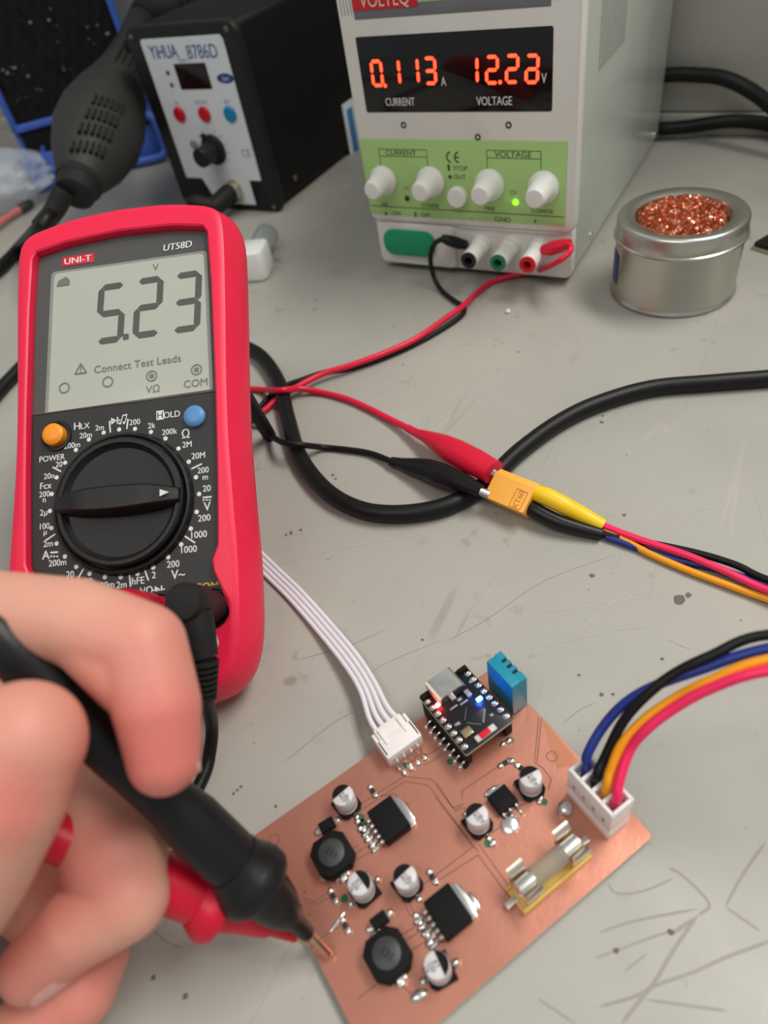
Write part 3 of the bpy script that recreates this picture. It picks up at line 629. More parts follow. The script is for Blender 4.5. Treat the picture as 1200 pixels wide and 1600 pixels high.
R += [[(p[0], p[1], 4.2) for p in inset(OPN, -0.7)], [(p[0], p[1], 3.7) for p in inset(OPN, -0.1)], [(p[0], p[1], 0.0) for p in OPN]]
mb.rings(R); mb.build('holster', HRED, met, angle=30)
# black control panel and smoked display bezel
def clip_v(P, lo, hi):
    return [(x, min(max(v, lo), hi)) for x, v in P]
mb = MB(PM.M); mb.prism(clip_v(inset(OPN, 0.15), -95, -0.6), 0.02, 0.9); face = mb.build('control_panel', CHAR, met)
mb = MB(PM.M); mb.prism(clip_v(inset(OPN, 0.2), -0.2, 70), 0.02, 0.7); bez = mb.build('display_bezel', mat('smoked_grey_bezel', (84, 84, 82), 0.12, var=0.02), met)
C6 = lambda x, y, n_=0.8: PM.uv(.36667 * x, 310 + .36667 * y, n_)
q = [C6(232, 322), C6(868, 233), C6(893, 815), C6(205, 912)]
lcd = []
for i in range(4):
    p0, p1, p2 = q[i - 1], q[i], q[(i + 1) % 4]
    r_ = 2.0 if i < 2 else 0.3
    d0 = Vector((p0[0] - p1[0], p0[1] - p1[1])).normalized() * r_; d2 = Vector((p2[0] - p1[0], p2[1] - p1[1])).normalized() * r_
    for k in range(6):
        t = k / 5; lcd.append((p1[0] + d0.x * (1 - t) ** 2 + d2.x * t * t, p1[1] + d0.y * (1 - t) ** 2 + d2.y * t * t))
mb = MB(PM.M); mb.flat(list(reversed(lcd)), 0.8); mb.m = 1
big = [(p[0] + (1.3 if p[0] > CX else -1.3), p[1] + (1.0 if p[1] > 30 else 0)) for p in lcd]; mb.flat(list(reversed(big)), 0.75)
scr = mb.build('display', [mat('lcd_grey_green', (180, 183, 170), 0.14, var=0.02, nscale=20, coat=0.4), mat('lcd_border', (140, 142, 134), 0.15)], met, 'grey-green liquid crystal display')
SEG = mat('lcd_segment', (84, 88, 80), 0.3, var=0.02); THIN = mat('lcd_thin_mark', (112, 116, 102), 0.3, var=0.02)
mb = MB(PM.M); Z = 1.0
for segs, x, y, w_, h2 in (('afgcd', 465, 490, 8.6, 21.6), ('abged', 624, 464, 8.6, 21.6), ('abgcd', 788, 441, 8.6, 21.6)):
    u, v = C6(x, y); mb.seg7(segs, u - w_ / 2, v - h2 / 2 , w_, h2, 2.4, Z, slant=0.07, gap=0.15)
u, v = C6(537, 590); mb.flat([(u - 1.1, v - 1.1), (u + 1.1, v - 1.1), (u + 1.1, v + 1.1), (u - 1.1, v + 1.1)], Z)
mb.m = 1
u, v = C6(270, 357); mb.flat([(u - 2.6, v - 1.6), (u + 2.6, v - 1.6), (u + 2.6, v + 0.6), (u + 1, v + 2), (u - 2, v + 0.6)], Z)
u, v = C6(664, 293); mb.text('V', u, v, 3.9, Z)
u, v = C6(586, 705); mb.text('Connect Test Leads', u, v, 4.1, Z, sx=1.0, bold=0.004)
u, v = C6(345, 728)
tri = [(u - 2.2, v - 1.7), (u + 2.2, v - 1.7), (u, v + 2.2)]
for a, b in zip(tri, tri[1:] + tri[:1]): mb.stroke(a, b, 0.5, Z)
mb.stroke((u, v + 1.0), (u, v - 0.5), 0.45, Z); mb.disc(u, v - 1.1, 0.25, Z)
for x, y, k in ((275, 808, 0), (460, 782, 0), (647, 757, 1), (838, 730, 1)):
    u, v = C6(x, y); mb.disc(u, v, 1.65, Z, r2=2.1, n=28)
    if k: mb.disc(u, v, 0.95, Z)
u, v = C6(652, 812); mb.text('V\u03a9', u, v, 3.9, Z, bold=0.004); u, v = C6(838, 786); mb.text('COM', u - 0.3, v, 4.0, Z, sx=1.0, bold=0.004)
mb.build('display_reading', [SEG, THIN], scr, 'dark LCD segments reading 5.23')
u, v = C6(333, 262, 0.8); mb = MB(PM.M); mb.rbox(u, v, 0.6, 12.8, 3.9, 0.35, 0.2, 0.05); lg = mb.build('logo_plate', mat('logo_red', (214, 40, 56), 0.4), bez)
mb = MB(PM.M); mb.text('UNI-T', u, v, 3.6, 1.05, sx=1.15, bold=0.02); mb.build('logo_lettering', WHITEP, lg)
u, v = C6(758, 203, 0.8); mb = MB(PM.M); mb.text('UT58D', u, v, 3.9, 1.0, sx=0.96, bold=0.02, shear=0.15); mb.build('model_lettering', WHITEP, bez)
# printing round the dial
C7 = lambda x, y, n_=0.95: PM.uv(20 + .35 * x, 620 + .35 * y, n_)
mb = MB(PM.M); Z = 1.0
for t, x, y, s in (('2m', 388, 137, 4.1), ('200', 545, 112, 4.2), ('2k', 620, 128, 4.2), ('200k', 700, 155, 4.2), ('\u03a9', 772, 165, 6.4), ('2M', 778, 212, 4.3), ('20M', 828, 262, 4.4), ('200', 850, 327, 4.2), ('m', 859, 357, 4.2), ('20', 866, 408, 4.5),
                   ('V', 868, 488, 6.0), ('200', 855, 540, 4.6), ('1000', 832, 614, 4.7), ('1000', 787, 680, 4.7), ('200', 716, 746, 4.6), ('V~', 738, 791, 6.2), ('2', 630, 795, 4.6), ('hFE', 560, 820, 4.8), ('2m', 486, 838, 4.6), ('200m', 412, 840, 4.6),
                   ('20', 338, 823, 4.6), ('20', 256, 792, 4.6), ('200m', 200, 740, 4.5), ('A', 148, 706, 6.2), ('2m', 158, 655, 4.5), ('100', 143, 577, 4.3), ('\u00b5', 145, 602, 4.3), ('2\u00b5', 138, 516, 4.4), ('200', 142, 434, 4.2), ('n', 141, 458, 4.2), ('Fcx', 148, 396, 4.9),
                   ('20n', 162, 353, 4.2), ('20', 207, 301, 4.2), ('POWER', 176, 273, 4.3), ('200m', 265, 216, 4.2), ('20m', 326, 171, 4.2), ('OLD', 710, 78, 4.6), ('V\u03a9', 596, 866, 5.2), ('A~', 315, 857, 5.4), ('A', 386, 886, 5.0)):
    u, v = C7(x, y); mb.text(t, u, v, s * 0.72, Z, sx=0.92, bold=0.014)
u, v = C7(305, 128); mb.text('H', u - 1.5, v, 3.9, Z, bold=0.014); mb.text('LX', u + 1.6, v - 0.3, 3.0, Z, bold=0.014)
u, v = C7(658, 82); mb.flat([(u - 1.4, v - 1.7), (u + 1.4, v - 1.7), (u + 1.4, v + 1.7), (u - 1.4, v + 1.7)], Z - 0.02); mb.m = 1; mb.text('H', u, v, 3.4, Z + 0.03, bold=0.01); mb.m = 0
for a, b in (((432, 112), (436, 160)), ((515, 98), (509, 144)), ((797, 322), (845, 299)), ((768, 622), (814, 652)), ((588, 770), (606, 820)), ((521, 792), (526, 848)), ((316, 768), (290, 813)), ((190, 613), (146, 642)), ((178, 314), (216, 334)), ((848, 450), (888, 446))):
    mb.stroke(C7(*a), C7(*b), 0.55, Z)
for x in (852, 866, 880): mb.stroke(C7(x - 4, 461), C7(x + 4, 460), 0.5, Z)
mb.stroke(C7(168, 696), C7(203, 693), 0.6, Z)
for x in (170, 184, 198): mb.stroke(C7(x - 3, 713), C7(x + 5, 712), 0.6, Z)
for (cx, cy) in ((456, 107), (652, 861)):                    # diode mark
    p = C7(cx, cy); mb.flat([(p[0] - 1.4, p[1] - 1.3), (p[0] + 0.8, p[1]), (p[0] - 1.4, p[1] + 1.3)], Z)
    mb.stroke((p[0] + 1.0, p[1] - 1.3), (p[0] + 1.0, p[1] + 1.3), 0.5, Z); mb.stroke((p[0] - 2.2, p[1]), (p[0] + 2.2, p[1]), 0.4, Z)
p = C7(488, 104)
for dx in (0, 1.5): mb.stroke((p[0] + dx - 0.4, p[1] - 1.1), (p[0] + dx + 0.3, p[1] + 1.7), 0.32, Z); mb.disc(p[0] + dx - 0.75, p[1] - 1.1, 0.5, Z, n=10)
mb.stroke((p[0] + 0.2, p[1] + 1.6), (p[0] + 1.9, p[1] + 1.9), 0.5, Z)
for x, y in ((282, 237), (340, 191), (406, 160), (475, 146), (546, 143), (617, 157), (682, 186), (740, 231), (786, 290), (818, 359), (832, 434), (821, 514), (795, 589), (752, 659), (694, 716), (627, 762), (557, 790), (482, 805), (411, 805), (343, 790), (284, 759), (233, 713), (196, 655), (173, 586), (166, 510), (174, 434), (196, 360), (234, 294)):
    u, v = C7(x, y); mb.disc(u, v, 0.8, Z, n=14)
mb.m = 2; u, v = C7(865, 846); mb.text('COM', u, v, 3.7, Z, bold=0.012)
mb.build('dial_markings', [WHITEP, CHAR, mat('yellow_print', (214, 178, 60), 0.5)], face)
# range dial
dc = PM.uv(189, 784, 3); mb = MB(PM.M @ Matrix.Translation((dc[0], dc[1], 0.9)))
DK = mat('dial_black', (28, 28, 27), 0.42, bump=0.15, spec=0.4)
mb.lathe([(25.6, 0), (25.3, 1.2), (24.8, 2.1), (24.0, 2.4), (23.4, 1.6)], n=72, caps=False); mb.build('dial_ring', DK, met)
mb = MB(PM.M @ Matrix.Translation((dc[0], dc[1], 0.9)))
mb.lathe([(22.9, 0.4), (22.9, 3.6), (22.1, 4.4), (20.9, 4.4), (20.3, 3.4), (19.2, 2.4), (12, 2.0), (0.2, 2.0)], n=72); dial = mb.build('dial', DK, met)
ptr = PM.uv(266, 772, 7); ang = math.atan2(ptr[1] - dc[1], ptr[0] - dc[0])
mb = MB(PM.M @ Matrix.Translation((dc[0], dc[1], 0.9)) @ Matrix.Rotation(ang, 4, 'Z'))
R = []
for i in range(17):
    x = -22.4 + 44.8 * i / 16; k = 1 - abs(x / 26.0) ** 2.2; wd = 1.5 + 2.8 * k; hh = 5.0 + 4.6 * min(1, 1.15 - abs(x / 23.0) ** 3)
    R.append([(x, -wd * 1.25, 1.8), (x, -wd, hh - 0.8), (x, -wd + 0.7, hh), (x, wd - 0.7, hh), (x, wd, hh - 0.8), (x, wd * 1.25, 1.8)])
mb.rings(R); mb.build('dial_grip', DK, dial)
mb = MB(PM.M @ Matrix.Translation((dc[0], dc[1], 0.9)) @ Matrix.Rotation(ang, 4, 'Z')); mb.flat([(17.2, -1.25), (20.4, 0), (17.2, 1.25)], 9.0); mb.build('pointer', WHITEP, dial)
for (px, py), r, c, nm, hh in (((82, 678), 4.0, (246, 150, 34), 'power_button', 3.4), ((301, 648), 3.9, (92, 142, 196), 'hold_button', 2.2)):
    u, v = PM.uv(px, py, 3.5); mb = MB(PM.M @ Matrix.Translation((u, v, 0.9)))
    if nm == 'power_button':
        mb.lathe([(5.8, 0), (5.6, 0.7), (4.9, 0.8), (4.5, -0.3)], n=36, caps=False); mb.build('button_collar', BLACK, met); mb = MB(PM.M @ Matrix.Translation((u, v, 0.9)))
    mb.lathe([(r, 0), (r, hh - 0.8), (r - 0.8, hh), (r * 0.5, hh + 0.25), (0.1, hh + 0.3)], n=36); mb.build('button', mat(nm, c, 0.4), met, ('orange' if c[0] > 200 else 'blue') + ' button')
JC = PM.uv(335, 949, 0.9); JV = (JC[0] - 19.0, JC[1]); JA = (68 - JC[0], JC[1]); J2 = (68 - JV[0], JC[1])
for j in (JC, JV, J2, JA):
    mb = MB(PM.M @ Matrix.Translation((j[0], j[1], 0.9))); mb.lathe([(7.4, 0), (7.2, 0.7), (6.2, 0.8), (5.8, 0.1)], n=36, caps=False); mb.lathe([(5.9, 0.02), (5.9, 0.08)], n=36); mb.build('jack', mat('jack_black', (14, 14, 14), 0.5), met)
p = PM.uv(327, 1012, 4.3); mb = MB(PM.M)
for a, b in (((290, 996), (288, 1003)), ((336, 988), (341, 1004)), ((341, 1004), (337, 1018))): mb.stroke(PM.uv(a[0], a[1], 4.25), PM.uv(b[0], b[1], 4.25), 0.5, 4.3)
mb.build('holster_marks', WHITEP, met)
mb = MB()
for du in (8, 60):
    a = PM.pt(du, 30, -23); b = Vector((a.x, a.y, 1.5)) + mh * 26; mb.tube([a, b], 3.2, 10, 0)
mb.tube([PM.pt(8, 30, -25.5), PM.pt(60, 30, -25.5)], 2.6, 10, 0)
mb.build('tilt_stand', BLACKM, met)

# ================================================================== TEST LEADS (plug, wire and probe are one thing each)
def lathe_along(a, b, prof, mb, n=32):                      # prof: (distance from a, radius)
    mb.lathe([(r, z) for z, r in prof], frame(a, (0, 0, 1), b - a), n)
PB_BLK = mat('probe_black', (20, 21, 21), 0.38, bump=0.1, spec=0.4); PB_RED = mat('probe_red', (206, 14, 46), 0.36, bump=0.1)
NEED = mat('needle_brass', (214, 176, 150), 0.25, 1.0)
# black lead
btip = at(517, 1494, 4.2); bend = atd(-12, 984, 142)
L0 = (bend - btip).length
lead = thing('black_test_lead', 'black test probe held in the hand, plugged into the COM jack', 'test lead', btip)
dirb = (bend - btip).normalized()
def bp(d): return btip + dirb * d
mb = MB(); lathe_along(btip, bend, [(0, 0.3), (0.4, 0.8), (1.0, 1.0), (13, 1.0)], mb, 16); mb.build('needle', NEED, lead)
mb = MB(); lathe_along(btip, bend, [(8.6, 1.5), (9.2, 1.9), (14.2, 2.4), (15.6, 3.4), (20, 5.2), (27.0, 6.7), (28.2, 6.9)], mb); mb.build('nose', PB_BLK, lead)
mb = MB(); lathe_along(btip, bend, [(27.4, 6.6), (28.0, 8.6), (29.0, 9.2), (31.0, 9.2), (33.0, 8.6), (35.5, 7.4), (38, 7.0)], mb, 40); mb.build('finger_guard', PB_BLK, lead)
mb = MB(); lathe_along(btip, bend, [(36, 6.6), (40, 6.9), (52, 6.8), (58, 5.9), (66, 5.8), (76, 6.2), (92, 6.3), (L0 - 8, 5.6), (L0, 5.2), (L0 + 2, 4.2)], mb, 40); mb.build('handle', PB_BLK, lead)
pj = PM.pt(JC[0], JC[1], 0.9)
def plug(j, m_, thing_, armpx, jpx):
    mb = MB(PM.M @ Matrix.Translation((j[0], j[1], 0.9))); mb.lathe([(5.5, 0.0), (5.5, 8), (6.2, 8.6), (6.3, 20), (6.0, 22.5), (5.0, 24), (0.2, 24.4)], n=36)
    return mb
pl0 = PM.uv(285, 941, 26); topc = PM.pt(pl0[0], pl0[1], 26)
axp = (topc - pj).normalized(); PLM = frame(pj, mu, axp); Lp = (topc - pj).length
mb = MB(PLM); mb.lathe([(5.2, 0.2), (5.2, Lp * 0.45), (5.8, Lp * 0.5), (5.9, Lp * 0.8), (5.7, Lp - 0.8), (4.9, Lp + 0.4), (0.2, Lp + 0.6)], n=36); mb.build('plug', BLACKM, lead)
a0 = PM.pt(*PM.uv(303, 958, 20), 20); a1 = PM.pt(*PM.uv(318, 1028, 18), 18); a2 = PM.pt(*PM.uv(322, 1088, 14), 14)
mb = MB(); mb.tube([a0, (a0 + a1) / 2, a1], [5.4, 5.0, 4.3], 18); mb.build('plug_arm', BLACKM, lead)
mb = MB(); 
for k in range(7):
    c = a1 + (a2 - a1) * ((k + 0.2) / 6.6); c2 = a1 + (a2 - a1) * ((k + 0.75) / 6.6); rr = 4.4 - 0.22 * k
    mb.capsule(c, c2, rr * 0.55, rr * 0.55, 12); mb.lathe([(rr * 0.7, 0), (rr, 0.5), (rr, 1.4), (rr * 0.7, 1.9)], frame(c, mu, a2 - a1), 18)
mb.capsule(a1, a2, 2.9, 2.2, 14); mb.build('strain_relief', BLACKM, lead)
w0 = PM.pt(*PM.uv(330, 1128, 8), 8)
wire = [a2 - (a2 - a1) * 0.1, a2, at(331, 1132, 12), at(328, 1175, 4.5), at(317, 1215, 2.2), at(280, 1275, 2.2), at(200, 1335, 2.2), at(60, 1340, 2.2), at(-120, 1300, 2.4), at(-330, 1180, 6), atd(-330, 960, 170), atd(-190, 920, 140), bend + dirb * 14, bend]
mb = MB(); mb.tube(wire, 2.0, 12); mb.build('wire', RUB, lead)
# red lead
rtip = at(492, 1476, 4.0); rflange = atd(342, 1413, 167); rdir = (rflange - rtip).normalized(); rend = rtip + rdir * 128
def rp(d): return rtip + rdir * d
Lf = (rflange - rtip).length
lead2 = thing('red_test_lead', 'red test probe lying behind the black probe in the hand', 'test lead', rtip)
mb = MB(); lathe_along(rtip, rend, [(0, 0.3), (0.5, 0.8), (1, 1.0), (9, 1.0)], mb, 16); mb.build('needle', NEED, lead2)
mb = MB(); lathe_along(rtip, rend, [(Lf - 22, 1.4), (Lf - 15, 2.2), (Lf - 14, 3.0), (Lf - 6, 4.6), (Lf - 0.5, 6.2)], mb); mb.build('nose', PB_RED, lead2)
mb = MB(); lathe_along(rtip, rend, [(Lf - 1.2, 6), (Lf - 0.4, 8.4), (Lf + 0.8, 9.0), (Lf + 2.4, 9.0), (Lf + 4, 8.2), (Lf + 6, 6.8)], mb, 40); mb.build('finger_guard', PB_RED, lead2)
mb = MB(); lathe_along(rtip, rend, [(Lf + 4, 6.4), (Lf + 10, 6.6), (Lf + 24, 6.2), (Lf + 32, 5.6), (110, 5.0), (128, 4.3), (130, 3.5)], mb, 40); mb.build('handle', PB_RED, lead2)
pj2 = PM.pt(JV[0], JV[1], 0.9); pq = PM.uv(188, 951, 24); tc2 = PM.pt(pq[0], pq[1], 24)
mb = MB(frame(pj2, mu, tc2 - pj2)); Lp = (tc2 - pj2).length
mb.lathe([(5.2, 0.2), (5.2, Lp * 0.3), (5.9, Lp * 0.34), (6.0, Lp * 0.8), (5.8, Lp - 0.8), (5.0, Lp + 0.4), (0.2, Lp + 0.6)], n=36); mb.build('plug', PB_RED, lead2)
b1 = tc2 - mu * 22 - mv * 10 - PM.n * 8; b0 = tc2 - PM.n * 4 - mu * 3
mb = MB(); mb.tube([b0, (b0 + b1) / 2, b1], [5.2, 4.8, 3.4], 16); mb.build('plug_arm', PB_RED, lead2)
mb = MB(); mb.tube([b1, b1 - mu * 12 - mv * 4 - PM.n * 3, at(-30, 990, 40), at(-120, 1080, 20), at(-190, 1200, 4), at(-300, 1290, 6), atd(-330, 1400, 150), rend + rdir * 22, rend + rdir * 4, rend], 1.9, 12); mb.build('wire', REDW, lead2)

# ================================================================== CLIP LEADS from the supply to the yellow connector
JAW = mat('nickel_jaw', (190, 188, 182), 0.28, 1.0)
def boot(mb, pts, rad, fl=0.8): mb.tube(pts, rad, 18, 6, flat=fl)
cl = thing('red_clip_lead', 'thin red clip lead from the red power supply post to the yellow connector', 'clip lead', at(700, 700))
BOOTR = mat('red_boot_rubber', (214, 20, 54), 0.38, bump=0.1); BOOTB = mat('black_boot_rubber', (17, 17, 18), 0.34, spec=0.4)
mb = MB(); rb = [at(637, 669, 4), at(650, 676, 5.0), at(668, 683, 6.6), at(690, 694, 8.4), at(712, 706, 9.6), at(742, 722, 10.8), at(771, 738, 11.4)]
boot(mb, rb, [2.0, 2.1, 3.2, 5.0, 5.9, 6.0, 5.4]); b_ = mb.build('clip_boot', BOOTR, cl)
mb = MB(); mb.tube([at(762, 733, 11.2), at(781, 744, 10.4)], 2.4, 10, 0, flat=0.7); mb.build('clip_jaw', JAW, cl)
f2 = lambda px, py, d: (lambda q: PS.pt(q[0], q[1], d))(PS.uv(px, py, d))
mb = MB(); boot(mb, [f2(848, 390, 6), f2(862, 388, 6.5), f2(878, 384, 7), f2(890, 380, 8)], [3.0, 4.4, 4.2, 2.6]); mb.build('clip_boot', BOOTR, cl)
mb = MB(); mb.tube([f2(842, 392, 4), f2(852, 389, 5)], 1.6, 8, 0); mb.build('clip_jaw', JAW, cl)
redpts = [f2(886, 382, 8), f2(892, 386, 12), f2(888, 396, 16), f2(868, 411, 18), at(838, 423, 5), at(800, 431, 2.2), at(768, 441, 1.6), at(742, 460, 1.6), at(722, 479, 4.6), at(694, 499, 4.6), at(650, 529, 4.5), at(600, 552, 4.5), at(550, 570, 4.5), at(505, 584, 4.5), at(467, 603, 4.5), at(433, 624, 3.2), at(408, 645, 1.6),
          at(375, 660, 1.6), at(345, 640, 1.6), at(355, 615, 1.6), at(385, 608, 1.6), at(411, 609, 2.4), at(438, 610, 9.0), at(467, 607, 4.6), at(500, 613, 1.6), at(540, 623, 1.6), at(573, 637, 1.6), at(607, 654, 2.2), at(637, 669, 4)]
mb = MB(); mb.tube(redpts, 1.55, 10); mb.build('wire', REDW, cl)
cl2 = thing('black_clip_lead', 'thin black clip lead from the black power supply post to the yellow connector', 'clip lead', at(660, 730))
mb = MB(); bb = [at(611, 721, 3), at(625, 724, 3.4), at(642, 728, 4.2), at(666, 733, 5.6), at(690, 742, 7.6), at(718, 752, 9.4), at(751, 767, 10.6)]
boot(mb, bb, [2.4, 2.8, 4.0, 5.2, 5.4, 4.6, 2.6], 0.75); mb.build('clip_boot', BOOTB, cl2)
mb = MB(); mb.tube([at(744, 764, 10.4), at(764, 773, 8.6)], 2.0, 10, 0, flat=0.8); mb.build('clip_jaw', JAW, cl2)
mb = MB(); boot(mb, [f2(690, 372, 9), f2(702, 376, 7), f2(716, 380, 4), f2(730, 383, 2)], [2.4, 3.6, 3.8, 2.8]); mb.build('clip_boot', BOOTB, cl2)
mb = MB(); mb.tube([f2(728, 383, 2), f2(742, 387, 2)], 1.5, 8, 0); mb.build('clip_jaw', JAW, cl2)
blk = [f2(692, 373, 9), f2(681, 379, 11), f2(674, 392, 13), f2(673, 412, 13), at(680, 438, 5), at(692, 456, 1.8), at(710, 470, 1.5), at(724, 480, 1.4), at(722, 492, 1.4), at(696, 511, 1.4), at(650, 537, 1.4), at(600, 559, 1.4), at(555, 573, 1.4), at(510, 581, 1.4), at(470, 594, 1.4), at(440, 606, 1.4), at(410, 632, 1.4),
       at(370, 690, 1.5), at(350, 680, 4.4), at(365, 655, 4.4), at(395, 655, 4.2), at(415, 672, 1.5), at(438, 690, 9.4), at(470, 695, 9.0), at(505, 699, 2.0), at(545, 703, 1.6), at(580, 709, 1.7), at(611, 721, 3)]
mb = MB(); mb.tube(blk, 1.4, 10); mb.build('wire', RUB, cl2)

# ================================================================== WIRING HARNESS: yellow connector, four coloured wires, white plug
har = thing('wiring_harness', 'yellow connector with pink, orange, black and blue wires ending in a white plug', 'wiring harness', at(797, 762))
YEL = mat('yellow_connector', (255, 182, 72), 0.4, var=0.02)
fb, ff = (at(775, 739, 14.0) + at(837, 764, 14.0)) / 2, (at(754, 775, 8.6) + at(816, 801, 8.6)) / 2   # far and near edge of the broad face
xa = at(837, 764, 14.0) - at(775, 739, 14.0); xl = xa.length; xa.normalize(); xb = fb - ff; xb = xb - xa * xb.dot(xa); xw = xb.length; xb.normalize(); xn = xa.cross(xb)
XM = Matrix.Translation((fb + ff) / 2) @ Matrix((xa, xb, xn)).transposed().to_4x4()      # origin on the broad face, z out of it
XN = XM @ Matrix.Translation((-xl / 2, 0, 0)) @ Matrix.Rotation(pi / 2, 4, 'Y')
sect = [(8.0, -xw / 2), (8.0, xw / 2), (5.6, xw / 2 + 2.6), (2.4, xw / 2 + 2.6), (0, xw / 2), (0, -xw / 2)]
mb = MB(XN); mb.rings([[(4 + (p[0] - 4) * k, p[1] * k, z) for p in reversed(sect)] for z, k in ((0, 0.97), (0.3, 1), (xl - 0.4, 1), (xl, 0.97))]); xt = mb.build('connector_body', YEL, har, 'yellow plastic power connector')
mb = MB(XM)
mb.text('XT60', xl * 0.27, -1.2, 3.2, 0.12, rot=radians(90), sx=1.0)
x0, x1, y0, y1 = xl * 0.27 - 2.3, xl * 0.27 + 2.3, -xw / 2 + 0.5, 2.6
for a, b in (((x0, y0), (x1, y0)), ((x1, y0), (x1, y1)), ((x1, y1), (x0, y1)), ((x0, y1), (x0, y0))): mb.stroke(a, b, 0.3, 0.12)
mb.build('embossed_lettering', mat('amber_shadow_print', (206, 132, 40), 0.5), xt)
YW = mat('yellow_heatshrink', (250, 205, 30), 0.35, var=0.02); PINK = mat('pink_wire', (250, 40, 96), 0.36, var=0.02); ORG = mat('orange_wire', (246, 160, 20), 0.36, var=0.02); BLUW = mat('navy_wire', (30, 48, 128), 0.36, var=0.02)
mb = MB(); mb.tube([at(834, 769, 10.4), at(848, 774, 10.4), at(856, 777, 10.2), at(880, 789, 8.8), at(910, 805, 5.6), at(942, 822, 3.2)], [3.0, 3.4, 3.5, 3.4, 3.2, 2.6], 16); mb.build('heat_shrink', YW, har, 'yellow heat-shrink sleeve')
mb = MB(); mb.tube([at(820, 786, 6.4), at(838, 799, 6.0), at(870, 815, 4.6), at(905, 826, 3.4), at(940, 835, 2.3)], [2.8, 3.2, 3.1, 2.7, 2.3], 16); mb.build('heat_shrink', BOOTB, har, 'black heat-shrink sleeve')
E1 = Vector((cos(radians(61)), sin(radians(61)), 0)); E2 = Vector((-E1.y, E1.x, 0))
PBD = Pl(at(700, 1300, 0), E1, E2)                            # circuit board frame: x to the upper right, y to the upper left
HV = 19.0; va = PBD.uv(895.5, 1202, HV); vb = PBD.uv(960, 1268, HV)
vx = (va[0] + vb[0]) / 2 + 2.6; vy = (va[1] + vb[1]) / 2; VL = abs(va[1] - vb[1])
hy = [vy + VL / 2 - VL * (k + 0.5) / 4 for k in range(4)]      # the four ways, from the back
near = []
routes = {
 'blue': (BLUW, [at(948, 839, 1.5), at(971, 847, 1.5), at(1030, 868, 1.4), at(1080, 880, 1.6), at(1121, 889, 2.2), at(1200, 914, 3), at(1300, 940, 6)], [(1200, 1013, 50), (1095, 1046, 44), (1020, 1073, 38), (975, 1100, 33), (942, 1136, 28), (918, 1178, 23.5)], 0),
 'black': (RUB, [at(938, 834, 2.0), at(985, 843, 2.0), at(1033, 852, 2.2), at(1096, 866, 3), at(1150, 883, 4), at(1200, 906, 5), at(1310, 935, 9)], [(1200, 992, 50), (1110, 1025, 47), (1050, 1055, 42), (1005, 1091, 37), (972, 1130, 31), (945, 1184, 23.5)], 1),
 'orange': (ORG, [at(940, 824, 2.6), at(980, 846, 1.8), at(1017, 866, 1.5), at(1075, 891, 1.5), at(1137, 914, 1.6), at(1200, 936, 2), at(1300, 965, 5)], [(1200, 1031, 50), (1110, 1064, 44), (1056, 1091, 38), (1008, 1124, 33), (972, 1163, 28), (955, 1202, 23.5)], 2),
 'pink': (PINK, [at(940, 820, 3.6), at(975, 834, 3.4), at(1012, 847, 3.6), at(1075, 868, 4.2), at(1137, 894, 4.4), at(1200, 922, 4.6), at(1310, 955, 8)], [(1200, 1048, 50), (1110, 1076, 44), (1050, 1109, 38), (1008, 1142, 33), (984, 1172, 28), (967.5, 1220, 23.5)], 3)}
for nm, (m_, p1, p2, k) in routes.items():
    top = PBD.pt(vx + 0.2, hy[k], HV - 5); top2 = PBD.pt(vx + 0.2, hy[k], HV + 1.5)
    far = [at(1430, 965 + 8 * k, 22), at(1540, 985 + 8 * k, 42), at(1400, 985 + 14 * k, 54)]
    mb = MB(); mb.tube(p1 + far + [at(*q) for q in p2] + [top2, top], 1.28, 12); mb.build('wire', m_, har, nm + ' wire')
WPL = mat('white_nylon', (238, 234, 230), 0.42, var=0.02)
VM = PBD.M @ Matrix.Translation((vx, vy, 0))
mb = MB(VM); wl, dl = VL + 0.6, 6.6
for y in [-wl / 2 + wl * k / 4 for k in range(5)]: mb.rbox(0, y, 8, dl, 0.9, HV - 8, 0.2, 0.15)
for x in (-dl / 2, dl / 2): mb.rbox(x, 0, 8, 0.9, wl + 0.9, HV - 8, 0.2, 0.15)
mb.rbox(0, 0, 7.0, dl, wl, 7, 0.3, 0.2); pg = mb.build('plug_housing', WPL, har, 'white four-way plug')
mb = MB(VM)
for k in range(4): mb.rbox(-dl / 2 - 0.45, hy[k] - vy, 11.2, 0.15, 0.9, 1.8, 0.1, 0.02)
mb.build('window_slot', mat('slot_grey', (150, 140, 136), 0.6), pg)

# white ribbon lead with its plug
x1 = PBD.uv(581, 1144, 9); x2 = PBD.uv(624, 1114.7, 9); x3 = PBD.uv(653, 1145, 9)
xm = ((x1[0] + x2[0]) / 2 + 0.3, x2[1] - 3.9)
rl = thing('ribbon_lead', 'four white wires side by side from under the multimeter to the circuit board', 'cable', at(520, 1000))
WW = mat('white_wire', (228, 226, 230), 0.42, var=0.02)
for k in range(4):
    o4 = (k - 1.5); e = PBD.pt(xm[0] + o4 * 2.5, xm[1] + 3.0, 7); e_ = PBD.pt(xm[0] + o4 * 2.2, xm[1] + 9, 7.4)
    d = lambda px, py, z: at(px, py, z) + E1 * (o4 * 1.75)
    mb = MB(); mb.tube([e, e_, d(573, 1070, 6.5), d(546, 1028, 4.6), d(505, 978, 2.2), d(462, 930, 1.2), d(424, 893, 0.95), d(380, 850, 0.95), d(330, 800, 0.95), d(290, 770, 0.95)], 0.86, 10); mb.build('wire', WW, rl)
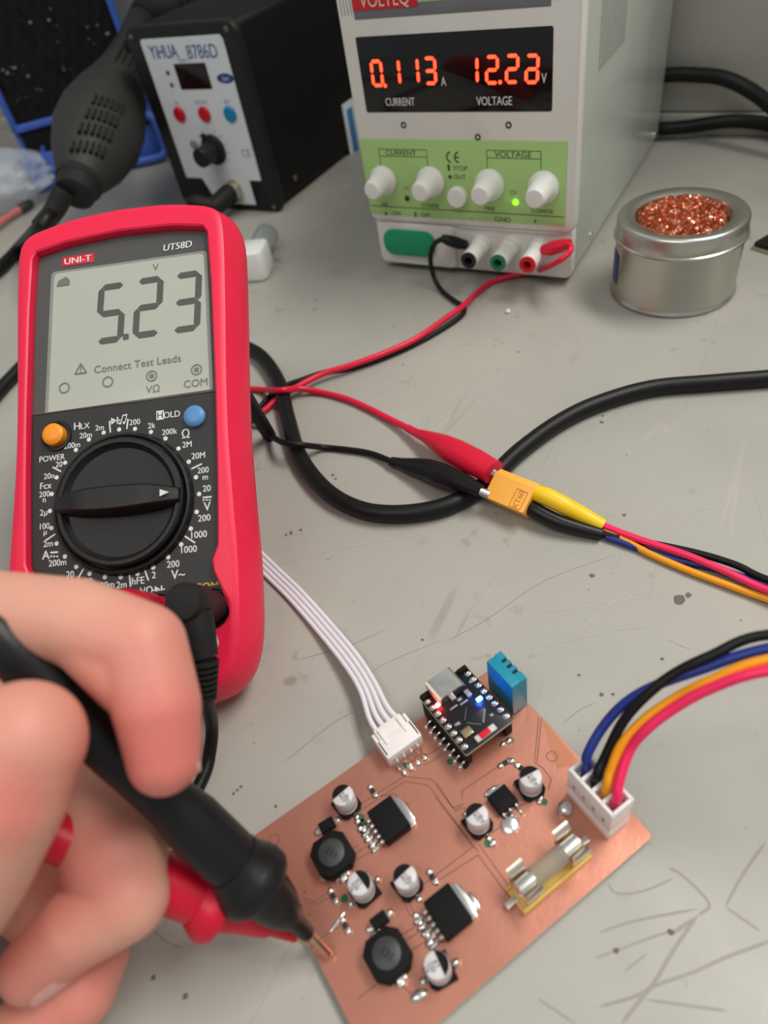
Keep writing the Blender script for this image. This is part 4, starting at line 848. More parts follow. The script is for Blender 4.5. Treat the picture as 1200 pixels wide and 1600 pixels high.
mb = MB(PBD.M @ Matrix.Translation((xm[0], xm[1], 0))); mb.rbox(0, 1.2, 4.6, 9.6, 6.2, 4.2, 0.5, 0.3); mb.rbox(-3.4, 0.6, 8.6, 1.0, 5.6, 0.8, 0.2, 0.1); mb.rbox(3.4, 0.6, 8.6, 1.0, 5.6, 0.8, 0.2, 0.1)
mb.build('plug_housing', WPL, rl)

# ================================================================== CIRCUIT BOARD
BT = 3.0                                                       # top of the copper
pcb = thing('circuit_board', 'bare copper circuit board with soldered parts and lit red and blue lights', 'circuit board', M=Matrix.Translation(PBD.pt(-1.5, -1.2, 0)) @ PBD.M.to_3x3().to_4x4())
def copper_material():
    m = mat('bare_copper', (208, 142, 120), 0.36, 0.78, var=0.09, nscale=30, bump=0.05); return m
COPPER = copper_material(); FR4 = mat('board_edge', (206, 200, 178), 0.6)
def pl(px, py, z=BT): return PBD.uv(px, py, z)
poly = [(-45.2, -33.6), (41.2, -33.6), (42.2, -32.2), (42.2, 31.0), (-45.2, 31.0)]
mb = MB(PBD.M); mb.m = 1; mb.prism(poly, BT - 1.55, BT - 0.04); mb.m = 0; mb.prism(poly, BT - 0.04, BT); 
sub = mb.build('board', [COPPER, FR4], pcb)
mb = MB(PBD.M)
grooves = [[(561, 1258), (632, 1213), (675, 1218), (710, 1265), (722, 1260)], [(567, 1264), (633, 1221), (669, 1227), (716, 1290), (748, 1332)], [(680, 1245), (739, 1323), (680, 1368), (664, 1380)], [(686, 1375), (747, 1336), (800, 1408)], [(748, 1319), (806, 1400)],
    [(652, 1168), (660, 1178), (671, 1178), (691, 1165)], [(648, 1187), (653, 1195), (667, 1194), (699, 1173)], [(842, 1120), (835, 1191), (848, 1200), (861, 1217), (857, 1234)], [(846, 1122), (839, 1191)], [(722, 1248), (722, 1236), (779, 1197)], [(682, 1223), (707, 1262), (725, 1256)], [(710, 1268), (728, 1262)],
    [(541, 1334), (560, 1320)], [(546, 1340), (572, 1322)], [(552, 1347), (580, 1330)], [(474, 1404), (492, 1408), (512, 1395)], [(476, 1410), (494, 1413), (516, 1402)], [(627, 1461), (650, 1447)], [(633, 1470), (660, 1453)], [(640, 1487), (668, 1468)], [(632, 1412), (642, 1432)], [(639, 1410), (648, 1430)],
    [(803, 1263), (838, 1249)], [(768, 1302), (788, 1287)], [(500, 1466), (532, 1447)], [(628, 1538), (640, 1552), (660, 1548)], [(588, 1538), (560, 1560)], [(590, 1245), (616, 1240), (640, 1258)]]
for g in grooves:
    for a, b in zip(g, g[1:]): mb.stroke(pl(*a), pl(*b), 0.26, BT + 0.02)
for px, py in ((429, 1312), (862, 1182), (476, 1394), (484, 1429)):
    u, v = pl(px, py)
    if px in (429, 862): mb.disc(u, v, 1.35, BT + 0.02, r2=1.6, n=28)
    else: mb.disc(u, v, 0.4, BT + 0.02, n=10)
mb.build('milled_groove', mat('milled_groove_brown', (120, 84, 70), 0.7), sub)
mb = MB(PBD.M)
for px, py, r in ((563, 1278, 1.3), (566, 1285, 1.0), (548, 1268, 1.3), (538, 1404, 1.1), (762, 1318, 1.1), (850, 1253, 1.0), (703, 1190, 1.0), (797, 1157, 1.1), (632, 1196, 1.0)):
    u, v = pl(px, py); mb.disc(u, v, r, BT + 0.015, n=14)
mb.build('board_patch', mat('green_epoxy', (40, 110, 78), 0.5), sub)
mb = MB(PBD.M); mb.flat([pl(*q) for q in ((846, 1121), (862, 1140), (884, 1166), (903, 1188), (899, 1199), (884, 1197), (870, 1202), (866, 1186), (858, 1168), (854, 1150))], BT + 0.012); mb.build('tarnish_stain', mat('brown_tarnish', (196, 130, 100), 0.4, 0.75, var=0.14), sub)
def comp_M(px, py, z, rot=0.0):
    u, v = pl(px, py, z); return PBD.M @ Matrix.Translation((u, v, BT)) @ Matrix.Rotation(rot, 4, 'Z')
CAN = mat('capacitor_aluminium', (214, 210, 208), 0.4, 0.0, var=0.02); CBLK = mat('component_black', (17, 17, 17), 0.7, spec=0.25)
def blob(name, px, py, sx, sy, sz, parent=pcb, rot=0.0, m_=SOLDER):
    u, v = pl(px, py); mb = MB(PBD.M @ Matrix.Translation((u, v, BT)) @ Matrix.Rotation(rot, 4, 'Z')); mb.sphere((0, 0, sz * 0.25), 1.0, n=14, sc=(sx * 1.15, sy * 1.15, sz * 1.1)); return mb.build(name, m_, parent)
# electrolytic capacitors: top centre pixel, stripe pixel
for n_, (tx, ty, qx, qy, words) in enumerate(((535, 1242, 527, 1232, ('RT', '220', '25')), (561, 1379, 571, 1370, ('RT', '220', '16')), (632, 1369, 624, 1359, ('RT', '220', '25')), (682, 1507, 694, 1500, ('RT', '220', '16')), (745, 1272, 738, 1263, ('RT', '100', '16')), (829, 1213, 824, 1205, ('RT', '100', '16')))):
    zt = BT + 7.9; c = PBD.uv(tx, ty, zt); q = PBD.uv(qx, qy, zt); a = math.atan2(q[1] - c[1], q[0] - c[0])
    M_ = PBD.M @ Matrix.Translation((c[0], c[1], BT))
    mb = MB(M_); mb.lathe([(2.9, 1.2), (3.1, 1.5), (3.1, 1.9), (2.85, 2.3), (3.12, 2.7), (3.12, 7.3), (2.95, 7.75), (2.7, 7.9)], n=40); can = mb.build('capacitor', CAN, pcb)
    mb = MB(M_ @ Matrix.Rotation(a, 4, 'Z')); mb.prism([(-3.4, -2.2), (-2.2, -3.4), (3.4, -3.4), (3.4, 3.4), (-2.2, 3.4), (-3.4, 2.2)], 0.15, 1.3); mb.build('base', CBLK, can)
    mb = MB(M_ @ Matrix.Rotation(a, 4, 'Z')); arc = [(2.92 * cos(t), 2.92 * sin(t)) for t in [radians(-76 + 152 * k / 14) for k in range(15)]]; mb.prism(arc, 7.6, 7.95); mb.build('polarity_mark', CBLK, can)
    mb = MB(M_ @ Matrix.Rotation(a - pi / 2, 4, 'Z'))
    for k, wd in enumerate(words): mb.text(wd, 0, -0.35 - 1.15 * k + 0.35, 1.5, 7.96, bold=0.01)
    mb.build('marking', BLACKP, can)
    mb = MB(M_ @ Matrix.Rotation(a, 4, 'Z'))
    for s in (-1, 1): mb.rbox(s * 3.6, 0, 0, 2.2, 0.9, 0.5, 0.2, 0.1); mb.sphere((s * 4.4, 0, 0.15), 1.0, n=12, sc=(1.0, 0.9, 0.75))
    mb.build('lead', SOLDER, can)
# five-pin regulators in flat black packages with a metal tab
for x0, x1_, y0, y1, z in ((-16.0, -8.0, 5.2, 15.5, 7.4), (-16.0, -8.8, -22.0, -12.3, 7.4)):
    cx, cy, wx, wy = (x0 + x1_) / 2, (y0 + y1) / 2, 8.0, 9.9
    M_ = PBD.M @ Matrix.Translation((cx, cy, BT))
    mb = MB(M_); mb.rbox(0, 0, 0.25, wx, wy, 4.2, 0.3, 0.35); reg = mb.build('voltage_regulator', CBLK, pcb)
    mb = MB(M_); mb.rbox(wx / 2 + 0.5, 0, 0.1, 2.6, wy - 0.4, 1.3, 0.6, 0.2); mb.sphere((wx / 2 + 1.9, 0.6, 0.2), 1, n=14, sc=(0.9, wy / 2 - 0.8, 0.5)); mb.build('metal_tab', STEEL, reg)
    for k in range(5):
        yy = (k - 2) * 1.7; mb = MB(M_); mb.tube([(-wx / 2 + 0.2, yy, 2.0), (-wx / 2 - 1.0, yy, 1.9), (-wx / 2 - 1.8, yy, 0.5), (-wx / 2 - 3.0, yy, 0.35)], 0.58, 8, 4)
        mb.sphere((-wx / 2 - 3.3, yy, 0.1), 1, n=12, sc=(1.35, 0.75, 0.7)); mb.build('pin', STEEL, reg)
# small regulator
c = PBD.uv(785, 1247, 5.5); M_ = PBD.M @ Matrix.Translation((c[0], c[1], BT))
mb = MB(M_); mb.rbox(0, 0, 0.1, 6.2, 5.8, 2.3, 0.2, 0.25); reg = mb.build('voltage_regulator', CBLK, pcb, 'smaller black voltage regulator')
mb = MB(M_); mb.rbox(0, 3.3, 0.05, 5.2, 1.5, 0.9, 0.5, 0.15); mb.sphere((-0.8, 4.2, 0.1), 1, n=12, sc=(2.6, 0.9, 0.7)); mb.build('metal_tab', STEEL, reg)
for s in (-1, 0, 1):
    mb = MB(M_); L2 = 3.0 if s else 1.0; mb.tube([(s * 2.2, -2.8, 1.2), (s * 2.2, -3.6, 1.1), (s * 2.2, -3.9 - L2 * 0.3, 0.35), (s * 2.2, -3.2 - L2, 0.3)], 0.42, 8, 4); mb.build('pin', STEEL, reg)
blob('solder_joint', 797, 1288, 2.5, 2.3, 0.8, rot=0.5)
# shielded inductors
for px, py, w_ in ((519, 1334, 10.6), (605, 1491, 10.6)):
    c = PBD.uv(px, py, 6.5); M_ = PBD.M @ Matrix.Translation((c[0], c[1], BT)) @ Matrix.Rotation(radians(0), 4, 'Z')
    oc = [(w_ / 2 * x, w_ / 2 * y) for x, y in ((1, -0.55), (1, 0.55), (0.55, 1), (-0.55, 1), (-1, 0.55), (-1, -0.55), (-0.55, -1), (0.55, -1))]
    mb = MB(M_); mb.prism(oc, 0.4, 4.4, b=0.4); ind = mb.build('inductor', CBLK, pcb)
    mb = MB(M_); mb.lathe([(4.3, 4.2), (4.3, 4.35), (3.9, 4.4), (3.8, 4.1)], n=36, caps=False); mb.build('winding_gap', mat('gap_black', (10, 10, 10), 0.7), ind)
    mb = MB(M_); mb.lathe([(3.6, 4.0), (3.6, 4.7), (3.3, 4.9), (0.1, 4.9)], n=36); mb.build('core', mat('ferrite_grey', (60, 60, 61), 0.45), ind)
    mb = MB(M_); mb.text('331', 0, 0, 2.6, 4.95, rot=radians(-70), bold=0.01); mb.build('marking', mat('dim_marking', (22, 22, 22), 0.6), ind)
    for sx_, sy_ in ((0.15, 1), (-0.15, -1)):
        mb = MB(M_); mb.rbox(0, sy_ * w_ * 0.5, 0, 2.6, 2.0, 1.5, 0.4, 0.3); mb.sphere((sx_ * 4, sy_ * (w_ * 0.5 + 1.0), 0.3), 1, n=12, sc=(1.4, 1.0, 0.9)); mb.sphere((-1.0, sy_ * (w_ * 0.5 + 0.7), 0.4), 1, n=12, sc=(0.8, 0.9, 0.9)); mb.build('terminal', STEEL, ind)
# diodes
for (px, py), (ax_, ay_), (bx_, by_) in (((510, 1288), (492, 1301), (527, 1280)), ((592, 1437), (577, 1451), (607, 1427))):
    c = PBD.uv(px, py, 5.2); a_ = pl(ax_, ay_); b_ = pl(bx_, by_); an = math.atan2(b_[1] - a_[1], b_[0] - a_[0]); M_ = PBD.M @ Matrix.Translation((c[0], c[1], BT)) @ Matrix.Rotation(an, 4, 'Z')
    mb = MB(M_); mb.rbox(0, 0, 0.2, 4.4, 2.9, 2.1, 0.2, 0.25); di = mb.build('diode', CBLK, pcb)
    for s in (-1, 1): mb = MB(M_); mb.rbox(s * 2.5, 0, 0, 1.3, 1.3, 1.0, 0.2, 0.1); mb.sphere((s * 3.3, 0.2, 0.2), 1, n=12, sc=(0.9, 1.0, 0.8)); mb.build('lead', SOLDER, di)
# chip resistors (body with two tinned ends) and lone solder joints
RB = mat('resistor_body', (36, 34, 34), 0.5)
for px, py, rot in ((583, 1237, -0.9), (676, 1371, -0.9), (521, 1401, -0.9), (540, 1447, -0.9), (564, 1291, -0.8), (568, 1302, -0.8), (655, 1440, -0.9), (662, 1452, -0.9), (789, 1193, 0.6), (815, 1201, -0.6), (535, 1368, 0.6)):
    c = pl(px, py); M_ = PBD.M @ Matrix.Translation((c[0], c[1], BT)) @ Matrix.Rotation(rot - 0.7, 4, 'Z')
    mb = MB(M_); mb.rbox(0, 0, 0.1, 1.7, 1.25, 0.6, 0.1, 0.08); rs = mb.build('resistor', RB, pcb)
    for s in (-1, 1):
        mb = MB(M_); mb.rbox(s * 1.1, 0, 0.05, 0.55, 1.3, 0.68, 0.1, 0.08); mb.sphere((s * 1.6, 0, 0.1), 1, n=12, sc=(0.85, 0.95, 0.75)); mb.build('solder_end', SOLDER, rs)
for px, py, a_, b_, c_, r in ((883, 1265, 2.2, 1.9, 1.7, 0.4), (575, 1313, 1.0, 0.8, 0.7, 0), (582, 1322, 1.0, 0.8, 0.7, 0), (672, 1474, 1.1, 0.9, 0.8, 0), (741, 1408, 0.9, 2.2, 0.6, 0), (640, 1196, 0.9, 1.2, 0.7, 0), (625, 1200, 1.0, 1.3, 0.7, 0.3), (527, 1440, 2.6, 0.5, 0.3, 0.3), (800, 1190, 1.0, 0.8, 0.8, 0),
    (655, 1556, 2.0, 1.1, 0.8, -0.2), (622, 1522, 1.1, 0.9, 0.9, 0), (712, 1506, 1.2, 0.9, 1.2, 0), (577, 1375, 0.9, 0.9, 1.1, 0), (529, 1357, 0.9, 0.8, 0.7, 0), (506, 1371, 1.0, 0.7, 0.6, 0), (845, 1249, 1.1, 0.8, 0.9, 0.4), (770, 1318, 1.1, 0.9, 0.7, 0), (728, 1272, 1.0, 0.8, 0.9, 0)):
    blob('solder_joint', px, py, a_, b_, c_, rot=r)
# fuse holder with glass fuse
f1 = pl(820, 1432); f2_ = pl(927, 1345); FY = f1[1]; FX0, FX1 = f1[0], f2_[0]
M_ = PBD.M @ Matrix.Translation(((FX0 + FX1) / 2, FY + 3.6, BT)); FW = FX1 - FX0
AMB = mat('yellow_fuse_base', (228, 190, 96), 0.4)
mb = MB(M_); mb.rbox(0, 0, 0, FW, 7.2, 1.3, 0.4, 0.2)
for s in (-1, 1): mb.rbox(0, s * 3.2, 1.2, FW, 0.8, 1.4, 0.2, 0.2); mb.rbox(s * (FW / 2 - 3.5), 0, 1.2, 5.5, 5.4, 1.2, 0.3, 0.2)
fh = mb.build('fuse_holder', AMB, pcb)
FZ = 6.3
for s in (-1, 1):
    mb = MB(M_ @ Matrix.Translation((s * 7.6, 0.4, 0)))
    for sd in (-1, 1):                                           # spring leaves: hug the fuse, flare at the top
        pr = [(0.8, 1.6), (2.6, 2.2), (3.15, 4.2), (3.15, 6.8), (2.5, 8.6), (2.9, 9.6), (4.2, 10.4)]
        V = []; 
        for th_ in (0, 0.28):
            for y, z in pr:
                for x in (-2.4, 2.4): V.append((x, sd * (y + th_), z))
        m_ = len(pr); Fc = []
        for b0 in (0, 2 * m_):
            for i in range(m_ - 1): Fc.append((b0 + 2 * i, b0 + 2 * i + 1, b0 + 2 * i + 3, b0 + 2 * i + 2))
        for i in range(m_ - 1):
            for e in (0, 1): Fc.append((2 * i + e, 2 * i + 2 + e, 2 * m_ + 2 * i + 2 + e, 2 * m_ + 2 * i + e))
        Fc.append((2 * m_ - 2, 2 * m_ - 1, 4 * m_ - 1, 4 * m_ - 2)); mb.add(V, Fc)
    mb.rbox(0, 0, 1.4, 4.8, 2.6, 0.4, 0.1, 0.05); mb.rbox(s * 4.2, 0, 1.4, 4.2, 1.6, 0.5, 0.1, 0.05)
    mb.build('clip', mat('satin_clip_metal', (216, 206, 190), 0.36, 1.0), fh)
FM = M_ @ Matrix.Translation((-10, 0.4, FZ)) @ Matrix.Rotation(pi / 2, 4, 'Y')
mb = MB(FM); mb.lathe([(2.45, 4.6), (2.45, 15.4)], n=28); fu = mb.build('fuse', mat('fuse_glass', (214, 206, 190), 0.06, trans=0.7), pcb, 'glass tube fuse')
for z0, z1 in ((-0.2, 5), (15, 20.2)): mb = MB(FM); mb.lathe([(1.6, z0), (2.6, z0 + 0.4), (2.65, z0 + 2.6), (2.6, z1)] if z0 < 1 else [(2.6, z0), (2.65, z0 + 2.6), (2.6, z1 - 0.4), (1.6, z1)], n=28); mb.build('end_cap', STEEL, fu)
# white power header below the plug
mb = MB(PBD.M @ Matrix.Translation((vx, vy, BT))); mb.rbox(0, 0, 0, 7.6, VL + 1.6, 4.6, 0.4, 0.3); mb.rbox(3.9, 0, 0, 1.0, VL - 1, 12.5, 0.3, 0.2); mb.build('power_header', WPL, pcb)
# white signal header at the far edge, pins soldered on this side
mb = MB(PBD.M @ Matrix.Translation((xm[0], xm[1], BT)))
mb.rbox(0, -1.5, 0, 12.2, 8.2, 1.6, 0.4, 0.2); mb.rbox(0, -5.2, 1.2, 12.2, 1.2, 4.6, 0.4, 0.3); mb.rbox(-5.6, -1.0, 1.2, 1.0, 8.4, 4.8, 0.3, 0.2); mb.rbox(5.6, -1.0, 1.2, 1.0, 8.4, 4.8, 0.3, 0.2); mb.rbox(0, -2.4, 4.9, 12.0, 5.6, 1.1, 0.4, 0.3)
hd_ = mb.build('signal_header', WPL, pcb)
for k in range(4):
    mb = MB(PBD.M @ Matrix.Translation((xm[0] + (k - 1.5) * 2.5, xm[1], BT))); mb.tube([(0, -5.6, 3.6), (0, -7.4, 3.2), (0, -8.8, 0.5), (0, -9.6, 0.3)], 0.42, 8, 4); mb.sphere((0, -9.6, 0.2), 1, n=12, sc=(0.9, 1.2, 0.8)); mb.build('pin', SOLDER, hd_)

# microcontroller board on pin headers
UT = 12.5; e1 = PBD.uv(656, 1087, UT); e2 = PBD.uv(728, 1038, UT); e3 = PBD.uv(802.5, 1125, UT); e4 = PBD.uv(726, 1182, UT)
ux0, ux1 = (e1[0] + e4[0]) / 2, (e2[0] + e3[0]) / 2; uy0, uy1 = (e3[1] + e4[1]) / 2, (e1[1] + e2[1]) / 2
UW, UH = ux1 - ux0, uy1 - uy0
UM = PBD.M @ Matrix.Translation(((ux0 + ux1) / 2, (uy0 + uy1) / 2, UT - 1.1))
ul = lambda px, py: (lambda q: (q[0] - (ux0 + ux1) / 2, q[1] - (uy0 + uy1) / 2))(PBD.uv(px, py, UT))
mb = MB(UM); mb.rbox(0, 0, 0.02, UW, UH, 0.95, 0.6, 0.05); mb.m = 1; mb.rbox(0, 0, 0.96, UW - 0.02, UH - 0.02, 0.14, 0.6, 0.03)
mcu = mb.build('microcontroller_board', [mat('board_edge_pale', (206, 200, 170), 0.6), mat('black_solder_mask', (18, 18, 22), 0.35)], pcb)
for s in (-1, 1):
    mb = MB(UM); mb.rbox(s * (UW / 2 - 1.3), 0, -(UT - 1.1 - BT) + 0.05, 2.4, UH - 2.2, UT - 1.1 - BT - 0.1, 0.1, 0.1); mb.build('pin_header', CBLK, mcu)
    mb = MB(UM)
    for k in range(8):
        yy = (k - 3.5) * 2.54 - 0.3; mb.rbox(s * (UW / 2 - 1.2), yy, 1.05, 1.9, 1.5, 0.12, 0.6, 0.03); mb.sphere((s * (UW / 2 - 1.2), yy, 1.2), 1, n=12, sc=(0.75, 0.65, 0.6))
    mb.build('pad_row', SOLDER, mcu)
u, v = ul(698, 1072); mb = MB(UM @ Matrix.Translation((u - 0.4, UH / 2 - 3.0, 1.1)))
prof_ = rring(9.0, 3.2, 1.5, 6); mb.rings([[(p[0], y, p[1] + 1.6) for p in prof_] for y in (3.9, 3.7, -3.4)]); usb = mb.build('usb_socket', STEEL, mcu)
mb = MB(UM @ Matrix.Translation((u - 0.4, UH / 2 - 3.0, 1.1))); mb.rings([[(p[0] * 0.86, y, p[1] * 0.66 + 1.6) for p in prof_] for y in (3.95, 3.6)]); mb.build('socket_mouth', mat('socket_dark', (40, 40, 42), 0.5), usb)
mb = MB(UM @ Matrix.Translation((u - 0.4, UH / 2 - 3.0, 1.1))); mb.rbox(-4.7, 0.2, 0.1, 0.7, 7.4, 3.2, 0.2, 0.1); mb.build('socket_side_glint', mat('cream_glint', (226, 214, 196), 0.5), usb)  # pale strip paints in the bright reflection along the socket's side wall
for s in (-1, 1): mb = MB(UM); mb.rbox(s * (UW / 2 - 1.8), UH / 2 - 1.0, 1.08, 3.2, 1.4, 0.9, 0.2, 0.1); mb.build('corner_block', CBLK, mcu)
u, v = ul(742, 1117); mb = MB(UM @ Matrix.Translation((u, v, 1.1)) @ Matrix.Rotation(radians(45), 4, 'Z')); mb.rbox(0, 0, 0.02, 5.0, 5.0, 0.85, 0.1, 0.1); chip = mb.build('chip', mat('chip_black', (26, 27, 36), 0.35), mcu)
mb = MB(UM @ Matrix.Translation((u, v, 1.1)) @ Matrix.Rotation(radians(45), 4, 'Z'))
for k in range(8):
    for s in (-1, 1): mb.rbox((k - 3.5) * 0.55, s * 2.6, 0, 0.25, 0.5, 0.12, 0.05, 0.02); mb.rbox(s * 2.6, (k - 3.5) * 0.55, 0, 0.5, 0.25, 0.12, 0.05, 0.02)
mb.build('chip_pad', SOLDER, chip)
u, v = ul(759, 1147); mb = MB(UM @ Matrix.Translation((u, v, 1.1))); mb.rbox(0, 0, 0, 7.0, 1.9, 0.9, 0.2, 0.12); an_ = mb.build('antenna', mat('antenna_ceramic', (214, 206, 198), 0.4), mcu)
mb = MB(UM @ Matrix.Translation((u, v, 1.1))); mb.rbox(-0.3, 0, 0.85, 3.6, 1.9, 0.12, 0.1, 0.03); mb.build('antenna_mark', mat('antenna_red', (210, 30, 44), 0.4), an_)
u, v = ul(730, 1145); mb = MB(UM @ Matrix.Translation((u, v, 1.1))); mb.rbox(0, 0, 0, 3.2, 2.5, 0.8, 0.3, 0.15); mb.build('crystal', mat('crystal_can', (196, 176, 136), 0.3, 0.9), mcu)
for px, py, sx_, sy_, h2 in ((706, 1090, 1.6, 2.6, 1.2), (718, 1094, 1.4, 0.9, 0.6), (731, 1085, 1.5, 2.2, 1.2), (709, 1106, 2.6, 0.5, 0.4), (725, 1098, 2.8, 0.5, 0.4), (713, 1133, 1.0, 0.7, 0.5), (717, 1131, 0.7, 1.0, 0.5), (768, 1118, 1.1, 0.7, 0.5), (735, 1066, 1.0, 0.7, 0.5), (700, 1087, 1.2, 0.8, 0.5)):
    u, v = ul(px, py); mb = MB(UM @ Matrix.Translation((u, v, 1.1))); mb.rbox(0, 0, 0, sx_, sy_, h2, 0.1, 0.06); mb.build('chip_passive', mat('tin_grey', (176, 170, 166), 0.35, 0.5), mcu)
u, v = ul(716, 1082); mb = MB(UM @ Matrix.Translation((u, v, 1.1))); mb.rbox(0, 0, 0, 5.2, 1.8, 1.1, 0.1, 0.1); mb.build('connector_block', CBLK, mcu)
for px, py, c, nm in ((685, 1102, (255, 20, 24), 'red'), (749, 1093, (30, 90, 255), 'blue')):
    u, v = ul(px, py); mb = MB(UM @ Matrix.Translation((u, v, 1.1))); mb.rbox(0, 0, 0, 1.7, 1.0, 0.7, 0.1, 0.08)
    mb.build('status_led', mat('lit_%s_led' % nm, c, 0.4, emit=(255, 70, 66) if nm == 'red' else (60, 120, 255), estr=40.0 if nm == 'red' else 55.0), mcu, 'lit %s status light' % nm)
    l = bpy.data.lights.new('status_led_light', 'POINT'); l.energy = 0.0012 if nm == 'red' else 0.0016; l.color = srgb(*c)[:3]; l.shadow_soft_size = 0.0008
    o = bpy.data.objects.new('status_led_light', l); COL.objects.link(o); o.location = (UM @ Vector((u, v, 2.9))) * K
# pin strip soldered beside the microcontroller board
p1_, p2_ = pl(670, 1134), pl(723, 1197)
mb = MB(PBD.M); mb.rbox((p1_[0] + p2_[0]) / 2 + 0.9, (p1_[1] + p2_[1]) / 2, BT + 0.05, 1.6, abs(p1_[1] - p2_[1]) + 2.4, 1.6, 0.1, 0.1); hs = mb.build('pin_strip', CBLK, pcb)
for k in range(8):
    f_ = k / 7; x = p1_[0] + (p2_[0] - p1_[0]) * f_; y = p1_[1] + (p2_[1] - p1_[1]) * f_
    mb = MB(PBD.M); mb.sphere((x - 0.7, y, BT + 0.3), 1, n=12, sc=(1.1, 0.75, 0.8)); mb.tube([(x - 1.0, y, BT + 0.5), (x + 0.4, y, BT + 1.8), (x + 1.6, y, BT + 1.9)], 0.35, 8, 3); mb.build('pin', SOLDER, hs)
# humidity sensor: teal box with slots, standing at the corner
HB, HT = BT + 0.2, 19.3
d_ = [PBD.uv(760, 1033, HT), PBD.uv(783, 1019, HT), PBD.uv(822, 1059, HT), PBD.uv(801, 1072, HT)]
hx = (d_[0][0] + d_[1][0] + d_[2][0] + d_[3][0]) / 4; hy_ = sum(q[1] for q in d_) / 4; TEAL = mat('teal_plastic', (16, 140, 164), 0.38, var=0.02)
HM = PBD.M @ Matrix.Translation((hx, hy_, HB)); hw, hl, hh = 5.4, 11.6, HT - HB
mb = MB(HM); n_sl = [(-1.6, 0.5), (0.9, 0.5), (3.4, 0.5)]
pr = [(-hl / 2, 0), (hl / 2, 0), (hl / 2, hh)]
for yc in (2.6, 0.2, -2.2): pr += [(yc + 0.55, hh), (yc + 0.55, hh - 2.2), (yc - 0.55, hh - 2.2), (yc - 0.55, hh)]
pr += [(-hl / 2, hh)]
Rx = Matrix(((0, 0, 1, 0), (1, 0, 0, 0), (0, 1, 0, 0), (0, 0, 0, 1)))       # profile (y, z) swept along x
full = [(-hl / 2, 0), (hl / 2, 0), (hl / 2, hh), (-hl / 2, hh)]
mb.prism([(p[0], p[1]) for p in rring(hl, hh, 0.8, 4)], -hw / 2, hw / 2 - 2.2, M=Matrix.Translation((0, 0, hh / 2)) @ Rx)
mb.prism(pr, hw / 2 - 2.25, hw / 2, M=Rx)
sen = mb.build('humidity_sensor', TEAL, pcb)
mb = MB(HM)
for yc in (2.6, 0.2, -2.2): mb.rbox(hw / 2 - 1.2, yc, hh - 2.15, 1.8, 1.0, 1.9, 0.1, 0.05)
mb.build('sensor_slot', mat('slot_dark_teal', (10, 34, 40), 0.6), sen)
mb = MB(HM)
for k in range(4): mb.tube([(0, (k - 1.5) * 2.5, 0.4), (-0.4, (k - 1.5) * 2.5, -0.1)], 0.35, 8, 0); mb.sphere((-0.6, (k - 1.5) * 2.5, -0.1), 0.8, n=10, sc=(1.2, 1, 0.6))
mb.build('pin', SOLDER, sen)
blob('solder_joint', 795, 1158, 1.0, 0.9, 0.7); blob('solder_joint', 786, 1163, 0.8, 0.8, 0.6)

# ================================================================== HAND
def skin():
    m = mat('skin', (220, 160, 138), 0.5, var=0.05, nscale=22, bump=0.12, sss=0.25)
    nt = m.node_tree; N = nt.nodes; L = nt.links; b = N['Principled BSDF']
    at_ = N.new('ShaderNodeAttribute'); at_.attribute_name = 'flush'; mx = N.new('ShaderNodeMix'); mx.data_type = 'RGBA'
    src = b.inputs['Base Color'].links[0].from_socket
    L.new(at_.outputs['Fac'], mx.inputs[0]); L.new(src, mx.inputs[6]); mx.inputs[7].default_value = srgb(216, 116, 106); L.new(mx.outputs[2], b.inputs['Base Color'])
    return m
SK = skin()
J = lambda px, py, d: atd(px, py, d)
def R_(px, d): return px * d / F_PX                         # radius given in picture pixels at that depth
chains = {
 'index': [(J(-520, 1010, 178), 12.5), (J(-330, 900, 160), 11.0), (J(-150, 905, 152), 9.6), (J(-20, 956, 150), R_(66, 150)), (J(118, 972, 148), R_(70, 148)), (J(222, 1010, 144), R_(69, 144)), (J(246, 1105, 141), R_(68, 141)), (J(256, 1185, 140), R_(57, 140))],
 'fold': [(J(140, 1000, 146), R_(56, 146)), (J(206, 1058, 143), R_(60, 143))],
 'thumb': [(J(-560, 1500, 165), 17), (J(-380, 1560, 148), 14.5), (J(-170, 1500, 132), R_(118, 132)), (J(-70, 1350, 128), R_(118, 128)), (J(-8, 1240, 127), R_(112, 127)), (J(36, 1160, 128), R_(96, 128))],
 'middle': [(J(-480, 1120, 192), 13), (J(-300, 1060, 184), 11), (J(-60, 1085, 182), 9.8), (J(90, 1150, 180), R_(66, 180)), (J(134, 1246, 170), R_(70, 170)), (J(180, 1338, 160), R_(82, 160)), (J(196, 1400, 156), R_(68, 156)), (J(120, 1450, 154), R_(62, 154)), (J(52, 1512, 154), R_(52, 154))],
 'ring': [(J(-480, 1240, 200), 13), (J(-280, 1260, 196), 11), (J(-60, 1330, 190), 9.4), (J(70, 1420, 180), R_(58, 180)), (J(140, 1492, 166), R_(60, 166)), (J(122, 1548, 160), R_(58, 160)), (J(50, 1600, 158), R_(54, 158)), (J(-20, 1650, 158), R_(48, 158))],
 'little': [(J(-480, 1400, 196), 11.5), (J(-300, 1440, 190), 9.5), (J(-120, 1540, 178), 8.2), (J(-40, 1640, 168), 7.8), (J(-80, 1710, 164), 7.2), (J(-150, 1740, 164), 6.6)]}
mb = MB(); pts = []
for nm, ch in chains.items():
    for (a, ra), (b, rb_) in zip(ch, ch[1:]): mb.capsule(a, b, ra, rb_, 24)
